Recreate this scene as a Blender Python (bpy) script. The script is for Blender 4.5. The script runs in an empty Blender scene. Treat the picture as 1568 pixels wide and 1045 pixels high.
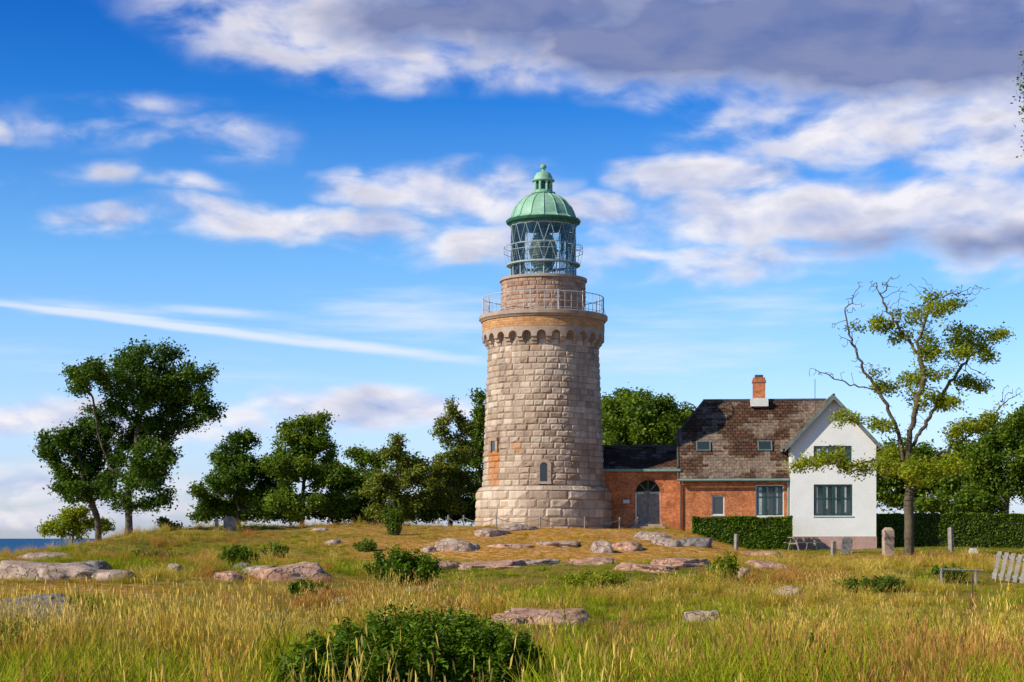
import bpy, bmesh, math, random
import numpy as np
from mathutils import Vector, Matrix
from mathutils import noise as mn
random.seed(7)
rng = np.random.default_rng(7)
sc = bpy.context.scene
F = 2620.0
EYE = 1.7

# ------------------------------------------------------------------ node helpers
def new_mat(name):
    m = bpy.data.materials.new(name); m.use_nodes = True
    nt = m.node_tree; nt.nodes.clear()
    out = nt.nodes.new('ShaderNodeOutputMaterial')
    return m, nt, out

class N:
    def __init__(s, nt): s.nt = nt
    def node(s, t, **kw):
        n = s.nt.nodes.new(t)
        for k, v in kw.items(): setattr(n, k, v)
        return n
    def put(s, sock, v):
        if isinstance(v, bpy.types.NodeSocket): s.nt.links.new(v, sock)
        elif v is not None: sock.default_value = v
    def m(s, op, a, b=None, c=None, clamp=False):
        n = s.node('ShaderNodeMath', operation=op, use_clamp=clamp)
        s.put(n.inputs[0], a); s.put(n.inputs[1], b); s.put(n.inputs[2], c)
        return n.outputs[0]
    def noise(s, vec, scale, detail=5, rough=0.55, dist=0.0):
        n = s.node('ShaderNodeTexNoise')
        s.put(n.inputs['Vector'], vec); n.inputs['Scale'].default_value = scale
        n.inputs['Detail'].default_value = detail; n.inputs['Roughness'].default_value = rough
        n.inputs['Distortion'].default_value = dist
        return n.outputs[0]
    def ramp(s, fac, stops):
        n = s.node('ShaderNodeValToRGB'); s.put(n.inputs[0], fac)
        e = n.color_ramp.elements
        while len(e) < len(stops): e.new(0.5)
        for i, (p, c) in enumerate(stops):
            e[i].position = p; e[i].color = (c[0], c[1], c[2], 1)
        return n.outputs[0]
    def mix(s, fac, a, b, mode='MIX'):
        n = s.node('ShaderNodeMix', data_type='RGBA', blend_type=mode)
        s.put(n.inputs[0], fac)
        for i, v in ((6, a), (7, b)):
            if isinstance(v, tuple): v = (v[0], v[1], v[2], 1)
            s.put(n.inputs[i], v)
        return n.outputs[2]
    def maprange(s, v, a, b, c=0.0, d=1.0, smooth=False):
        n = s.node('ShaderNodeMapRange')
        if smooth: n.interpolation_type = 'SMOOTHSTEP'
        s.put(n.inputs[0], v)
        for i, x in zip((1, 2, 3, 4), (a, b, c, d)): n.inputs[i].default_value = x
        return n.outputs[0]
    def attr(s, name):
        n = s.node('ShaderNodeAttribute'); n.attribute_name = name
        return n.outputs['Fac']

def noisy(name, stops, scale=2.0, bump=0.3, rough=0.85, detail=8, tint=None, tint_amt=0.5,
          metallic=0.0, bscale=None, rust=None, dist=0.02, spec=0.3, moss=None, stain=0.0, crack=0.0):
    m, nt, out = new_mat(name); n = N(nt)
    tc = n.node('ShaderNodeTexCoord').outputs['Object']
    f = n.noise(tc, scale, detail, 0.6)
    col = n.ramp(f, stops)
    fine = n.noise(tc, bscale or scale * 6, 6, 0.7)
    col = n.mix(0.35, col, n.ramp(fine, [(0.3, (0.55, 0.55, 0.55)), (0.7, (1.25, 1.25, 1.25))]), 'MULTIPLY')
    if tint:
        a = n.attr(tint)
        k = n.maprange(a, 0, 1, 1 - tint_amt, 1 + tint_amt * 0.6)
        cmb = n.node('ShaderNodeCombineColor')
        n.put(cmb.inputs[0], k); n.put(cmb.inputs[1], n.m('POWER', k, 1.15)); n.put(cmb.inputs[2], n.m('POWER', k, 1.3))
        col = n.mix(1.0, col, cmb.outputs[0], 'MULTIPLY')
    if stain:      # rain streaks: noise stretched along the height
        mp = n.node('ShaderNodeMapping'); n.put(mp.inputs[0], tc); mp.inputs['Scale'].default_value = (1.3, 1.3, 0.16)
        st = n.noise(mp.outputs[0], 1.5, 6, 0.65)
        col = n.mix(n.maprange(st, 0.50, 0.68, 0, stain), col, (0.17, 0.125, 0.10))
    if rust:
        r = n.attr(rust); r = n.m('MULTIPLY', r, n.maprange(fine, 0.3, 0.5, 0.5, 1.2), clamp=True)
        col = n.mix(r, col, (0.50, 0.19, 0.05))
    h = fine
    if crack:
        vo = n.node('ShaderNodeTexVoronoi'); vo.feature = 'DISTANCE_TO_EDGE'; vo.inputs['Scale'].default_value = 1.5
        wv = n.node('ShaderNodeVectorMath', operation='ADD'); n.put(wv.inputs[0], tc)
        nn = n.node('ShaderNodeTexNoise'); n.put(nn.inputs['Vector'], tc); nn.inputs['Scale'].default_value = 2.0; n.put(wv.inputs[1], nn.outputs['Color'])
        n.put(vo.inputs['Vector'], wv.outputs[0])
        ck = n.maprange(vo.outputs['Distance'], 0.0, 0.035, 1, 0)
        col = n.mix(n.m('MULTIPLY', ck, crack), col, (0.05, 0.04, 0.03))
        h = n.m('SUBTRACT', fine, n.m('MULTIPLY', ck, 0.5))
    if moss:
        ms = n.noise(tc, 2.3, 6, 0.7)
        col = n.mix(n.maprange(ms, 0.54, 0.66, 0, 0.7), col, moss)
    b = n.node('ShaderNodeBsdfPrincipled')
    n.put(b.inputs['Base Color'], col); b.inputs['Roughness'].default_value = rough
    b.inputs['Metallic'].default_value = metallic
    b.inputs['Specular IOR Level'].default_value = spec
    if bump:
        bn = n.node('ShaderNodeBump'); bn.inputs['Strength'].default_value = bump
        bn.inputs['Distance'].default_value = dist
        n.put(bn.inputs['Height'], h); nt.links.new(bn.outputs[0], b.inputs['Normal'])
    nt.links.new(b.outputs[0], out.inputs[0])
    return m

M_gran = noisy('granite_blocks', [(0.25, (0.31, 0.205, 0.155)), (0.42, (0.50, 0.37, 0.275)), (0.58, (0.60, 0.46, 0.345)), (0.75, (0.56, 0.49, 0.41))], 0.6, 0.9, tint='tint', tint_amt=0.36, rust='rust', bscale=5, stain=0.45, dist=0.03)
M_granp = noisy('granite_trim', [(0.3, (0.36, 0.26, 0.20)), (0.7, (0.54, 0.41, 0.31))], 1.5, 0.5, bscale=8, stain=0.3)
M_mortar = noisy('mortar', [(0.3, (0.24, 0.18, 0.14)), (0.7, (0.35, 0.28, 0.22))], 3, 0.4)
M_tan = noisy('tan_brick_band', [(0.3, (0.52, 0.25, 0.10)), (0.7, (0.66, 0.36, 0.16))], 3, 0.4, bscale=9, tint='tint', tint_amt=0.2)
M_pinkst = noisy('drum_stone', [(0.3, (0.36, 0.21, 0.15)), (0.7, (0.56, 0.37, 0.26))], 2, 0.5, bscale=9, tint='tint', tint_amt=0.3)
M_copper = noisy('copper_patina', [(0.3, (0.20, 0.40, 0.28)), (0.6, (0.32, 0.54, 0.39)), (0.8, (0.45, 0.64, 0.49))], 1.6, 0.15, rough=0.55, bscale=5)
M_copperd = noisy('copper_dark', [(0.3, (0.03, 0.12, 0.08)), (0.7, (0.06, 0.20, 0.14))], 3, 0.1, rough=0.5)
M_iron = noisy('painted_iron', [(0.3, (0.10, 0.13, 0.14)), (0.7, (0.2, 0.24, 0.25))], 6, 0.1, rough=0.5)
M_steel = noisy('lantern_steel', [(0.3, (0.30, 0.38, 0.38)), (0.7, (0.45, 0.53, 0.53))], 6, 0.1, rough=0.5)
M_rail = noisy('galvanised_rail', [(0.3, (0.48, 0.48, 0.48)), (0.7, (0.62, 0.62, 0.62))], 6, 0.1, rough=0.5)
M_white = noisy('white_render', [(0.3, (0.80, 0.79, 0.76)), (0.7, (0.88, 0.87, 0.85))], 1.2, 0.25, bscale=14, dist=0.01)
M_plinth = noisy('plinth_pink', [(0.3, (0.42, 0.26, 0.22)), (0.7, (0.55, 0.36, 0.30))], 2, 0.3)
M_green = noisy('green_paint', [(0.3, (0.02, 0.06, 0.05)), (0.7, (0.035, 0.09, 0.075))], 5, 0.05, rough=0.4)
M_trim = noisy('verdigris_trim', [(0.3, (0.16, 0.28, 0.25)), (0.7, (0.24, 0.38, 0.34))], 3, 0.1, rough=0.5)
M_lead = noisy('dark_verge', [(0.3, (0.06, 0.055, 0.05)), (0.7, (0.11, 0.105, 0.10))], 3, 0.1, rough=0.6)
M_wpaint = noisy('white_paint', [(0.3, (0.68, 0.68, 0.66)), (0.7, (0.8, 0.8, 0.78))], 5, 0.05, rough=0.5)
M_curtain = noisy('curtain', [(0.3, (0.26, 0.30, 0.31)), (0.7, (0.48, 0.52, 0.53))], 5, 0.05, rough=0.9)
M_wood = noisy('weathered_wood', [(0.3, (0.20, 0.17, 0.14)), (0.7, (0.40, 0.36, 0.31))], 4, 0.5, bscale=20)
M_pipe = noisy('brown_pipe', [(0.3, (0.10, 0.045, 0.03)), (0.7, (0.17, 0.08, 0.05))], 4, 0.1, rough=0.4)
M_bark = noisy('bark', [(0.3, (0.06, 0.045, 0.032)), (0.7, (0.16, 0.12, 0.08))], 2.5, 0.8, bscale=14)
M_barkp = noisy('bark_pale', [(0.3, (0.07, 0.052, 0.035)), (0.55, (0.14, 0.11, 0.07)), (0.75, (0.17, 0.15, 0.07))], 2.5, 0.9, bscale=14, dist=0.05)
M_rock = noisy('boulder_granite', [(0.28, (0.24, 0.165, 0.135)), (0.45, (0.45, 0.33, 0.265)), (0.6, (0.58, 0.43, 0.35)), (0.8, (0.66, 0.53, 0.45))], 1.3, 1.0, bscale=5, dist=0.08, moss=(0.30, 0.22, 0.12), crack=0.6)
M_rockp = noisy('boulder_pink', [(0.28, (0.34, 0.17, 0.12)), (0.5, (0.57, 0.33, 0.235)), (0.75, (0.65, 0.45, 0.36))], 1.3, 1.0, bscale=5, dist=0.08, moss=(0.40, 0.23, 0.08), crack=0.6)
M_rockg = noisy('boulder_grey', [(0.28, (0.11, 0.10, 0.105)), (0.5, (0.25, 0.22, 0.215)), (0.75, (0.42, 0.37, 0.34))], 1.3, 1.0, bscale=5, dist=0.08, moss=(0.28, 0.22, 0.10), crack=0.6)
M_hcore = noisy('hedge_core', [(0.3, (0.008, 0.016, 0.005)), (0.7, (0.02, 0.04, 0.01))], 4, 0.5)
M_lens = noisy('lens_brass', [(0.3, (0.16, 0.22, 0.16)), (0.7, (0.34, 0.38, 0.26))], 5, 0.1, rough=0.15, metallic=0.3)

def mat_glass_dark():
    m, nt, out = new_mat('window_glass'); n = N(nt)
    b = n.node('ShaderNodeBsdfPrincipled'); b.inputs['Base Color'].default_value = (0.03, 0.045, 0.05, 1)
    b.inputs['Roughness'].default_value = 0.06; b.inputs['Specular IOR Level'].default_value = 0.8
    nt.links.new(b.outputs[0], out.inputs[0]); return m
M_glass = mat_glass_dark()
def mat_glass_clear():
    m, nt, out = new_mat('lantern_glass'); n = N(nt)
    t = n.node('ShaderNodeBsdfTransparent'); t.inputs[0].default_value = (0.95, 0.98, 0.98, 1)
    g = n.node('ShaderNodeBsdfGlossy'); g.inputs['Roughness'].default_value = 0.03
    fr = n.node('ShaderNodeFresnel'); fr.inputs[0].default_value = 1.6
    mx = n.node('ShaderNodeMixShader'); nt.links.new(fr.outputs[0], mx.inputs[0])
    nt.links.new(t.outputs[0], mx.inputs[1]); nt.links.new(g.outputs[0], mx.inputs[2])
    nt.links.new(mx.outputs[0], out.inputs[0]); return m
M_clear = mat_glass_clear()

def mat_brick(name, c1, c2, mortar):
    m, nt, out = new_mat(name); n = N(nt)
    tc = n.node('ShaderNodeTexCoord').outputs['Object']
    sp = n.node('ShaderNodeSeparateXYZ'); nt.links.new(tc, sp.inputs[0])
    cb = n.node('ShaderNodeCombineXYZ'); n.put(cb.inputs[0], n.m('ADD', sp.outputs[0], sp.outputs[1])); n.put(cb.inputs[1], sp.outputs[2])
    br = n.node('ShaderNodeTexBrick'); nt.links.new(cb.outputs[0], br.inputs[0])
    br.inputs['Scale'].default_value = 1; br.inputs['Brick Width'].default_value = 0.25
    br.inputs['Row Height'].default_value = 0.085; br.inputs['Mortar Size'].default_value = 0.009
    br.inputs['Color1'].default_value = (*c1, 1); br.inputs['Color2'].default_value = (*c2, 1); br.inputs['Mortar'].default_value = (*mortar, 1)
    big = n.noise(tc, 1.1, 6, 0.65)
    col = n.mix(0.85, br.outputs[0], n.ramp(big, [(0.3, (0.5, 0.45, 0.42)), (0.7, (1.4, 1.35, 1.3))]), 'MULTIPLY')
    fn = n.noise(tc, 7, 4, 0.7)
    col = n.mix(0.7, col, n.ramp(fn, [(0.35, (0.5, 0.45, 0.42)), (0.65, (1.4, 1.4, 1.4))]), 'MULTIPLY')
    b = n.node('ShaderNodeBsdfPrincipled'); n.put(b.inputs['Base Color'], col); b.inputs['Roughness'].default_value = 0.9
    b.inputs['Specular IOR Level'].default_value = 0.2
    bn = n.node('ShaderNodeBump'); bn.inputs['Strength'].default_value = 0.5; bn.inputs['Distance'].default_value = 0.01
    n.put(bn.inputs['Height'], n.m('SUBTRACT', fn, br.outputs[1])); nt.links.new(bn.outputs[0], b.inputs['Normal'])
    nt.links.new(b.outputs[0], out.inputs[0]); return m
M_brick = mat_brick('red_brick', (0.72, 0.23, 0.075), (0.56, 0.155, 0.05), (0.50, 0.30, 0.18))

def mat_roof():
    m, nt, out = new_mat('roof_tiles'); n = N(nt)
    uv = n.node('ShaderNodeTexCoord').outputs['UV']
    ob = n.node('ShaderNodeTexCoord').outputs['Object']
    br = n.node('ShaderNodeTexBrick'); nt.links.new(uv, br.inputs[0])
    br.inputs['Scale'].default_value = 1; br.inputs['Brick Width'].default_value = 0.30
    br.inputs['Row Height'].default_value = 0.24; br.inputs['Mortar Size'].default_value = 0.022
    br.inputs['Color1'].default_value = (0.135, 0.07, 0.045, 1); br.inputs['Color2'].default_value = (0.068, 0.038, 0.028, 1); br.inputs['Mortar'].default_value = (0.015, 0.01, 0.008, 1)
    sn = n.node('ShaderNodeVectorMath', operation='SNAP'); nt.links.new(ob, sn.inputs[0]); sn.inputs[1].default_value = (0.3, 0.3, 0.18)
    big = n.noise(sn.outputs[0], 0.45, 4, 0.7, 0.2)
    lich = n.mix(1.0, br.outputs[0], (2.6, 3.4, 4.0), 'MULTIPLY')
    lich = n.mix(0.55, lich, (0.27, 0.23, 0.19))
    col = n.mix(n.maprange(big, 0.50, 0.56, 0, 0.85), br.outputs[0], lich)
    mid = n.noise(ob, 1.6, 6, 0.7)
    col = n.mix(n.maprange(mid, 0.54, 0.66, 0, 0.5), col, (0.09, 0.075, 0.032))
    fn = n.noise(ob, 5, 5, 0.7)
    col = n.mix(0.9, col, n.ramp(fn, [(0.3, (0.35, 0.32, 0.30)), (0.7, (1.5, 1.4, 1.3))]), 'MULTIPLY')
    b = n.node('ShaderNodeBsdfPrincipled'); n.put(b.inputs['Base Color'], col); b.inputs['Roughness'].default_value = 0.9
    b.inputs['Specular IOR Level'].default_value = 0.15
    sp = n.node('ShaderNodeSeparateXYZ'); nt.links.new(uv, sp.inputs[0])
    saw = n.m('FRACT', n.m('DIVIDE', sp.outputs[1], 0.24))
    bn = n.node('ShaderNodeBump'); bn.inputs['Strength'].default_value = 0.8; bn.inputs['Distance'].default_value = 0.05
    n.put(bn.inputs['Height'], n.m('SUBTRACT', n.m('MULTIPLY', fn, 0.5), saw)); nt.links.new(bn.outputs[0], b.inputs['Normal'])
    nt.links.new(b.outputs[0], out.inputs[0]); return m
M_roof = mat_roof()

def mat_leaf(name, dark, mid, bright, trans=0.3):
    m, nt, out = new_mat(name); n = N(nt)
    a = n.attr('rnd')
    geo = n.node('ShaderNodeNewGeometry')
    big = n.noise(geo.outputs['Position'], 0.55, 2, 0.6)
    f = n.m('ADD', n.m('MULTIPLY', a, 0.6), n.m('MULTIPLY', big, 0.5))
    col = n.ramp(f, [(0.2, dark), (0.55, mid), (0.9, bright)])
    b = n.node('ShaderNodeBsdfPrincipled'); n.put(b.inputs['Base Color'], col)
    b.inputs['Roughness'].default_value = 0.5; b.inputs['Specular IOR Level'].default_value = 0.2
    t = n.node('ShaderNodeBsdfTranslucent')
    n.put(t.inputs[0], n.mix(0.5, col, (bright[0] * 1.3, bright[1] * 1.3, bright[2])))
    mx = n.node('ShaderNodeMixShader'); mx.inputs[0].default_value = trans
    nt.links.new(b.outputs[0], mx.inputs[1]); nt.links.new(t.outputs[0], mx.inputs[2]); nt.links.new(mx.outputs[0], out.inputs[0])
    return m
L_dark = mat_leaf('leaf_dark', (0.018, 0.05, 0.007), (0.065, 0.135, 0.013), (0.16, 0.235, 0.022))
L_mid = mat_leaf('leaf_mid', (0.035, 0.08, 0.008), (0.12, 0.20, 0.017), (0.26, 0.33, 0.03))
L_olive = mat_leaf('leaf_olive', (0.055, 0.085, 0.012), (0.16, 0.20, 0.025), (0.31, 0.32, 0.05))
L_yel = mat_leaf('leaf_yellowgreen', (0.09, 0.14, 0.01), (0.27, 0.33, 0.018), (0.48, 0.50, 0.035), 0.4)
L_jun = mat_leaf('leaf_juniper', (0.025, 0.065, 0.006), (0.10, 0.19, 0.01), (0.23, 0.32, 0.018), 0.25)

def mat_grass(name, base, mid, tip, alt, trans=0.25):
    m, nt, out = new_mat(name); n = N(nt)
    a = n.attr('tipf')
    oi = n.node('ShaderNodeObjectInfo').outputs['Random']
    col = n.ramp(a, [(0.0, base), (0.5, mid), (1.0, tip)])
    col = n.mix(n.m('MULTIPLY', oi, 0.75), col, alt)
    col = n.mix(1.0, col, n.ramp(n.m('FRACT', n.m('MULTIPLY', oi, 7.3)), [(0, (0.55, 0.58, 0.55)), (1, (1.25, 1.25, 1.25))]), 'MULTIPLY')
    b = n.node('ShaderNodeBsdfDiffuse'); n.put(b.inputs[0], col)
    t = n.node('ShaderNodeBsdfTranslucent'); n.put(t.inputs[0], col)
    mx = n.node('ShaderNodeMixShader'); mx.inputs[0].default_value = trans
    nt.links.new(b.outputs[0], mx.inputs[1]); nt.links.new(t.outputs[0], mx.inputs[2]); nt.links.new(mx.outputs[0], out.inputs[0])
    return m
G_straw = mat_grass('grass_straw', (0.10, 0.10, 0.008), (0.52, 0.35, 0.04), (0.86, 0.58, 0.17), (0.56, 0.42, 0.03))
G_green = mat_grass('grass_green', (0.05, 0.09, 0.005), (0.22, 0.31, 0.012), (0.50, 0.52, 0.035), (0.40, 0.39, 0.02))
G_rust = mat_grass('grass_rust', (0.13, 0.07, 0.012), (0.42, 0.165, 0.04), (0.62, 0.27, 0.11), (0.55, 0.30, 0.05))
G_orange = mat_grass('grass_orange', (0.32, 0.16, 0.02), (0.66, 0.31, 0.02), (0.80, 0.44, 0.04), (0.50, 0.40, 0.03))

# ------------------------------------------------------------------ mesh helpers
def link(o, parent=None):
    sc.collection.objects.link(o)
    if parent is not None: o.parent = parent
    return o
def empty(name, loc=(0, 0, 0), rz=0.0):
    e = bpy.data.objects.new(name, None); e.location = loc; e.rotation_euler = (0, 0, rz)
    e.empty_display_size = 0.5
    return link(e)
def mesh_np(name, V, Q, mats, face_attrs=None, vert_attrs=None, smooth=False):
    V = np.asarray(V, dtype=np.float32).reshape(-1, 3); Q = np.asarray(Q, dtype=np.int32); k = Q.shape[1]
    me = bpy.data.meshes.new(name)
    me.vertices.add(len(V)); me.vertices.foreach_set('co', V.ravel())
    me.loops.add(Q.size); me.loops.foreach_set('vertex_index', Q.ravel())
    me.polygons.add(len(Q)); me.polygons.foreach_set('loop_start', np.arange(0, Q.size, k, dtype=np.int32))
    try: me.polygons.foreach_set('loop_total', np.full(len(Q), k, dtype=np.int32))
    except Exception: pass
    for mm in mats: me.materials.append(mm)
    me.update(calc_edges=True)
    if smooth: me.polygons.foreach_set('use_smooth', np.ones(len(Q), dtype=bool))
    for d, dom in ((face_attrs, 'FACE'), (vert_attrs, 'POINT')):
        if d:
            for nm, arr in d.items():
                a = me.attributes.new(nm, 'FLOAT', dom); a.data.foreach_set('value', np.asarray(arr, dtype=np.float32))
    return me

class MB:
    def __init__(s): s.v = []; s.f = []; s.tint = []; s.rust = []
    def face(s, pts, tint=0.5, rust=0.0):
        i = len(s.v); s.v += [tuple(p) for p in pts]; s.f.append(tuple(range(i, i + len(pts)))); s.tint.append(tint); s.rust.append(rust)
    def box(s, x0, x1, y0, y1, z0, z1, tint=0.5):
        P = [(x0, y0, z0), (x1, y0, z0), (x1, y1, z0), (x0, y1, z0), (x0, y0, z1), (x1, y0, z1), (x1, y1, z1), (x0, y1, z1)]
        for f in ((0, 3, 2, 1), (4, 5, 6, 7), (0, 1, 5, 4), (1, 2, 6, 5), (2, 3, 7, 6), (3, 0, 4, 7)):
            s.face([P[i] for i in f], tint)
    def tube(s, p0, p1, r0, r1=None, n=6, caps=False):
        if r1 is None: r1 = r0
        p0 = Vector(p0); p1 = Vector(p1); d = (p1 - p0)
        if d.length < 1e-6: return
        d.normalize(); a = d.orthogonal().normalized(); b = d.cross(a)
        c0 = [p0 + (a * math.cos(t) + b * math.sin(t)) * r0 for t in [2 * math.pi * i / n for i in range(n)]]
        c1 = [p1 + (a * math.cos(t) + b * math.sin(t)) * r1 for t in [2 * math.pi * i / n for i in range(n)]]
        for i in range(n):
            j = (i + 1) % n; s.face([c0[i], c0[j], c1[j], c1[i]])
        if caps: s.face(c1); s.face(c0[::-1])
    def lathe(s, prof, n=48, cx=0, cy=0, ph=0.0):
        for (r0, z0), (r1, z1) in zip(prof[:-1], prof[1:]):
            for i in range(n):
                a0 = 2 * math.pi * i / n + ph; a1 = 2 * math.pi * (i + 1) / n + ph
                P = [(cx + r0 * math.cos(a0), cy + r0 * math.sin(a0), z0), (cx + r0 * math.cos(a1), cy + r0 * math.sin(a1), z0),
                     (cx + r1 * math.cos(a1), cy + r1 * math.sin(a1), z1), (cx + r1 * math.cos(a0), cy + r1 * math.sin(a0), z1)]
                if r1 < 1e-5: P = P[:3]
                if r0 < 1e-5: P = [P[0], P[2], P[3]]
                s.face(P)
    def build(s, name, mat, parent=None, smooth=False, weld=False):
        me = bpy.data.meshes.new(name); me.from_pydata(s.v, [], s.f)
        me.materials.append(mat)
        a = me.attributes.new('tint', 'FLOAT', 'FACE'); a.data.foreach_set('value', s.tint)
        a = me.attributes.new('rust', 'FLOAT', 'FACE'); a.data.foreach_set('value', s.rust)
        if weld or smooth:
            bm = bmesh.new(); bm.from_mesh(me); bmesh.ops.remove_doubles(bm, verts=bm.verts, dist=0.0005); bm.to_mesh(me); bm.free()
        if smooth:
            me.polygons.foreach_set('use_smooth', [True] * len(me.polygons))
            try: me.set_sharp_from_angle(angle=math.radians(40))
            except Exception: pass
        return link(bpy.data.objects.new(name, me), parent)

# ------------------------------------------------------------------ terrain
_tab = rng.random((256, 256))
def vnoise(x, y):
    x = np.asarray(x, float); y = np.asarray(y, float)
    xi = np.floor(x).astype(int); yi = np.floor(y).astype(int); fx = x - xi; fy = y - yi
    fx = fx * fx * (3 - 2 * fx); fy = fy * fy * (3 - 2 * fy)
    g = lambda a, b: _tab[a % 256, b % 256]
    return (g(xi, yi) * (1 - fx) + g(xi + 1, yi) * fx) * (1 - fy) + (g(xi, yi + 1) * (1 - fx) + g(xi + 1, yi + 1) * fx) * fy
def fbm(x, y, s, o=4):
    t = 0; a = 0.5
    for i in range(o):
        t = t + a * vnoise(x / s + 17.3 * i, y / s + 9.1 * i); s = s / 2.03; a *= 0.5
    return t / (1 - 0.5 ** o)
def sst(a, b, x):
    t = np.clip((x - a) / (b - a), 0, 1); return t * t * (3 - 2 * t)
def height(x, y):
    x = np.asarray(x, float); y = np.asarray(y, float)
    D = [-400, 0, 20, 40, 60, 75, 86, 93, 100, 118, 140, 400]
    zc = np.interp(y, D, [0, 0, .03, .2, .5, .95, 1.65, 2.08, 2.25, 2.15, 1.5, 1.5])
    zl = np.interp(y, D, [0, 0, .03, .2, .5, .82, 1.08, 1.22, 1.30, 0.9, -2, -6])
    zr = np.interp(y, D, [0, 0, .03, .2, .42, .72, .9, .98, 1.08, 1.2, 1.2, 1.2])
    tl = sst(-17, -27, x); tr = sst(8.5, 13.5, x)
    z = zc * (1 - tl - tr) + zl * tl + zr * tr
    z = z - 0.55 * sst(-20, -27, x) * sst(55, 85, y)
    r = np.hypot(x, y - 60)
    z = z - sst(110, 320, r) * 48
    near_build = 1 - sst(6, 12, np.hypot(x - 10, (y - 99)))
    z = z + (fbm(x, y, 12, 3) - 0.5) * 0.8 * (1 - 0.8 * near_build) * np.where(x < -17, 0.35, 1) * np.interp(y, [30, 50], [0.5, 1]) + (fbm(x + 50, y, 2.8, 3) - 0.5) * 0.38 * (1 - 0.7 * near_build)
    return z
def survey(px, py, lift=0.0):
    d = np.arange(9.0, 140.0, 0.05); x = (px - 784) / F * d
    yy = 823 - (height(x, d) + lift - EYE) * F / d
    k = np.argmax(yy <= py) if (yy <= py).any() else len(d) - 1
    return float(x[k]), float(d[k]), float(height(x[k], d[k]))
def moundmask(x, y):
    m = np.exp(-(((x - 4) / 12.5) ** 2 + ((y - 83) / 15) ** 2) ** 1.5)
    m2 = 0.8 * np.exp(-(((x + 27) / 6) ** 2 + ((y - 70) / 9) ** 2)) + 0.7 * np.exp(-(((x + 10.5) / 3) ** 2 + ((y - 42) / 4) ** 2))
    return np.clip(np.maximum(m, m2) * (0.1 + 1.9 * fbm(x, y, 4, 3)), 0, 1)

def axis(lo, hi, f0, f1, step, n_out):
    mid = np.arange(f0, f1 + 1e-6, step)
    a = f0 - np.geomspace(step, f0 - lo, n_out)[::-1]; b = f1 + np.geomspace(step, hi - f1, n_out)
    return np.concatenate([a, mid, b])
gx = axis(-2500, 2500, -45, 45, 0.5, 28); gy = axis(-2500, 2500, 8, 122, 0.5, 28)
X, Y = np.meshgrid(gx, gy); Z = height(X, Y)
nx, ny = len(gx), len(gy)
I = np.arange(nx * ny).reshape(ny, nx)
Q = np.stack([I[:-1, :-1], I[:-1, 1:], I[1:, 1:], I[1:, :-1]], -1).reshape(-1, 4)
def mat_ground():
    m, nt, out = new_mat('meadow_soil'); n = N(nt)
    geo = n.node('ShaderNodeNewGeometry').outputs['Position']
    a = n.noise(geo, 0.3, 8, 0.65); b2 = n.noise(geo, 3.5, 6, 0.7)
    col = n.ramp(a, [(0.3, (0.10, 0.12, 0.012)), (0.5, (0.24, 0.19, 0.03)), (0.68, (0.36, 0.21, 0.05))])
    col = n.mix(n.m('MULTIPLY', n.attr('mound'), 1.3, clamp=True), col, n.ramp(b2, [(0.3, (0.28, 0.15, 0.03)), (0.5, (0.60, 0.29, 0.04)), (0.62, (0.60, 0.38, 0.24)), (0.75, (0.40, 0.22, 0.10))]))
    col = n.mix(0.8, col, n.ramp(b2, [(0.3, (0.45, 0.45, 0.4)), (0.7, (1.3, 1.3, 1.3))]), 'MULTIPLY')
    b = n.node('ShaderNodeBsdfPrincipled'); n.put(b.inputs['Base Color'], col); b.inputs['Roughness'].default_value = 0.95
    b.inputs['Specular IOR Level'].default_value = 0.1
    bn = n.node('ShaderNodeBump'); bn.inputs['Strength'].default_value = 0.8; bn.inputs['Distance'].default_value = 0.15
    n.put(bn.inputs['Height'], b2); nt.links.new(bn.outputs[0], b.inputs['Normal'])
    nt.links.new(b.outputs[0], out.inputs[0]); return m
me = mesh_np('ground', np.stack([X, Y, Z], -1), Q, [mat_ground()], vert_attrs={'mound': moundmask(X, Y).ravel()}, smooth=True)
link(bpy.data.objects.new('ground', me))

def mat_sea():
    m, nt, out = new_mat('sea_water'); n = N(nt)
    geo = n.node('ShaderNodeNewGeometry').outputs['Position']
    b = n.node('ShaderNodeBsdfPrincipled'); b.inputs['Base Color'].default_value = (0.01, 0.09, 0.24, 1)
    b.inputs['Roughness'].default_value = 0.55; b.inputs['Specular IOR Level'].default_value = 0.15
    bn = n.node('ShaderNodeBump'); bn.inputs['Strength'].default_value = 0.6; bn.inputs['Distance'].default_value = 1.0
    n.put(bn.inputs['Height'], n.noise(geo, 0.08, 6, 0.7)); nt.links.new(bn.outputs[0], b.inputs['Normal'])
    nt.links.new(b.outputs[0], out.inputs[0]); return m
mb = MB(); Rr = [0.0, 200, 800, 3000, 12000, 45000]
mb.lathe([(r, -32.0) for r in Rr], 64); mb.build('sea', mat_sea())

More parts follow.
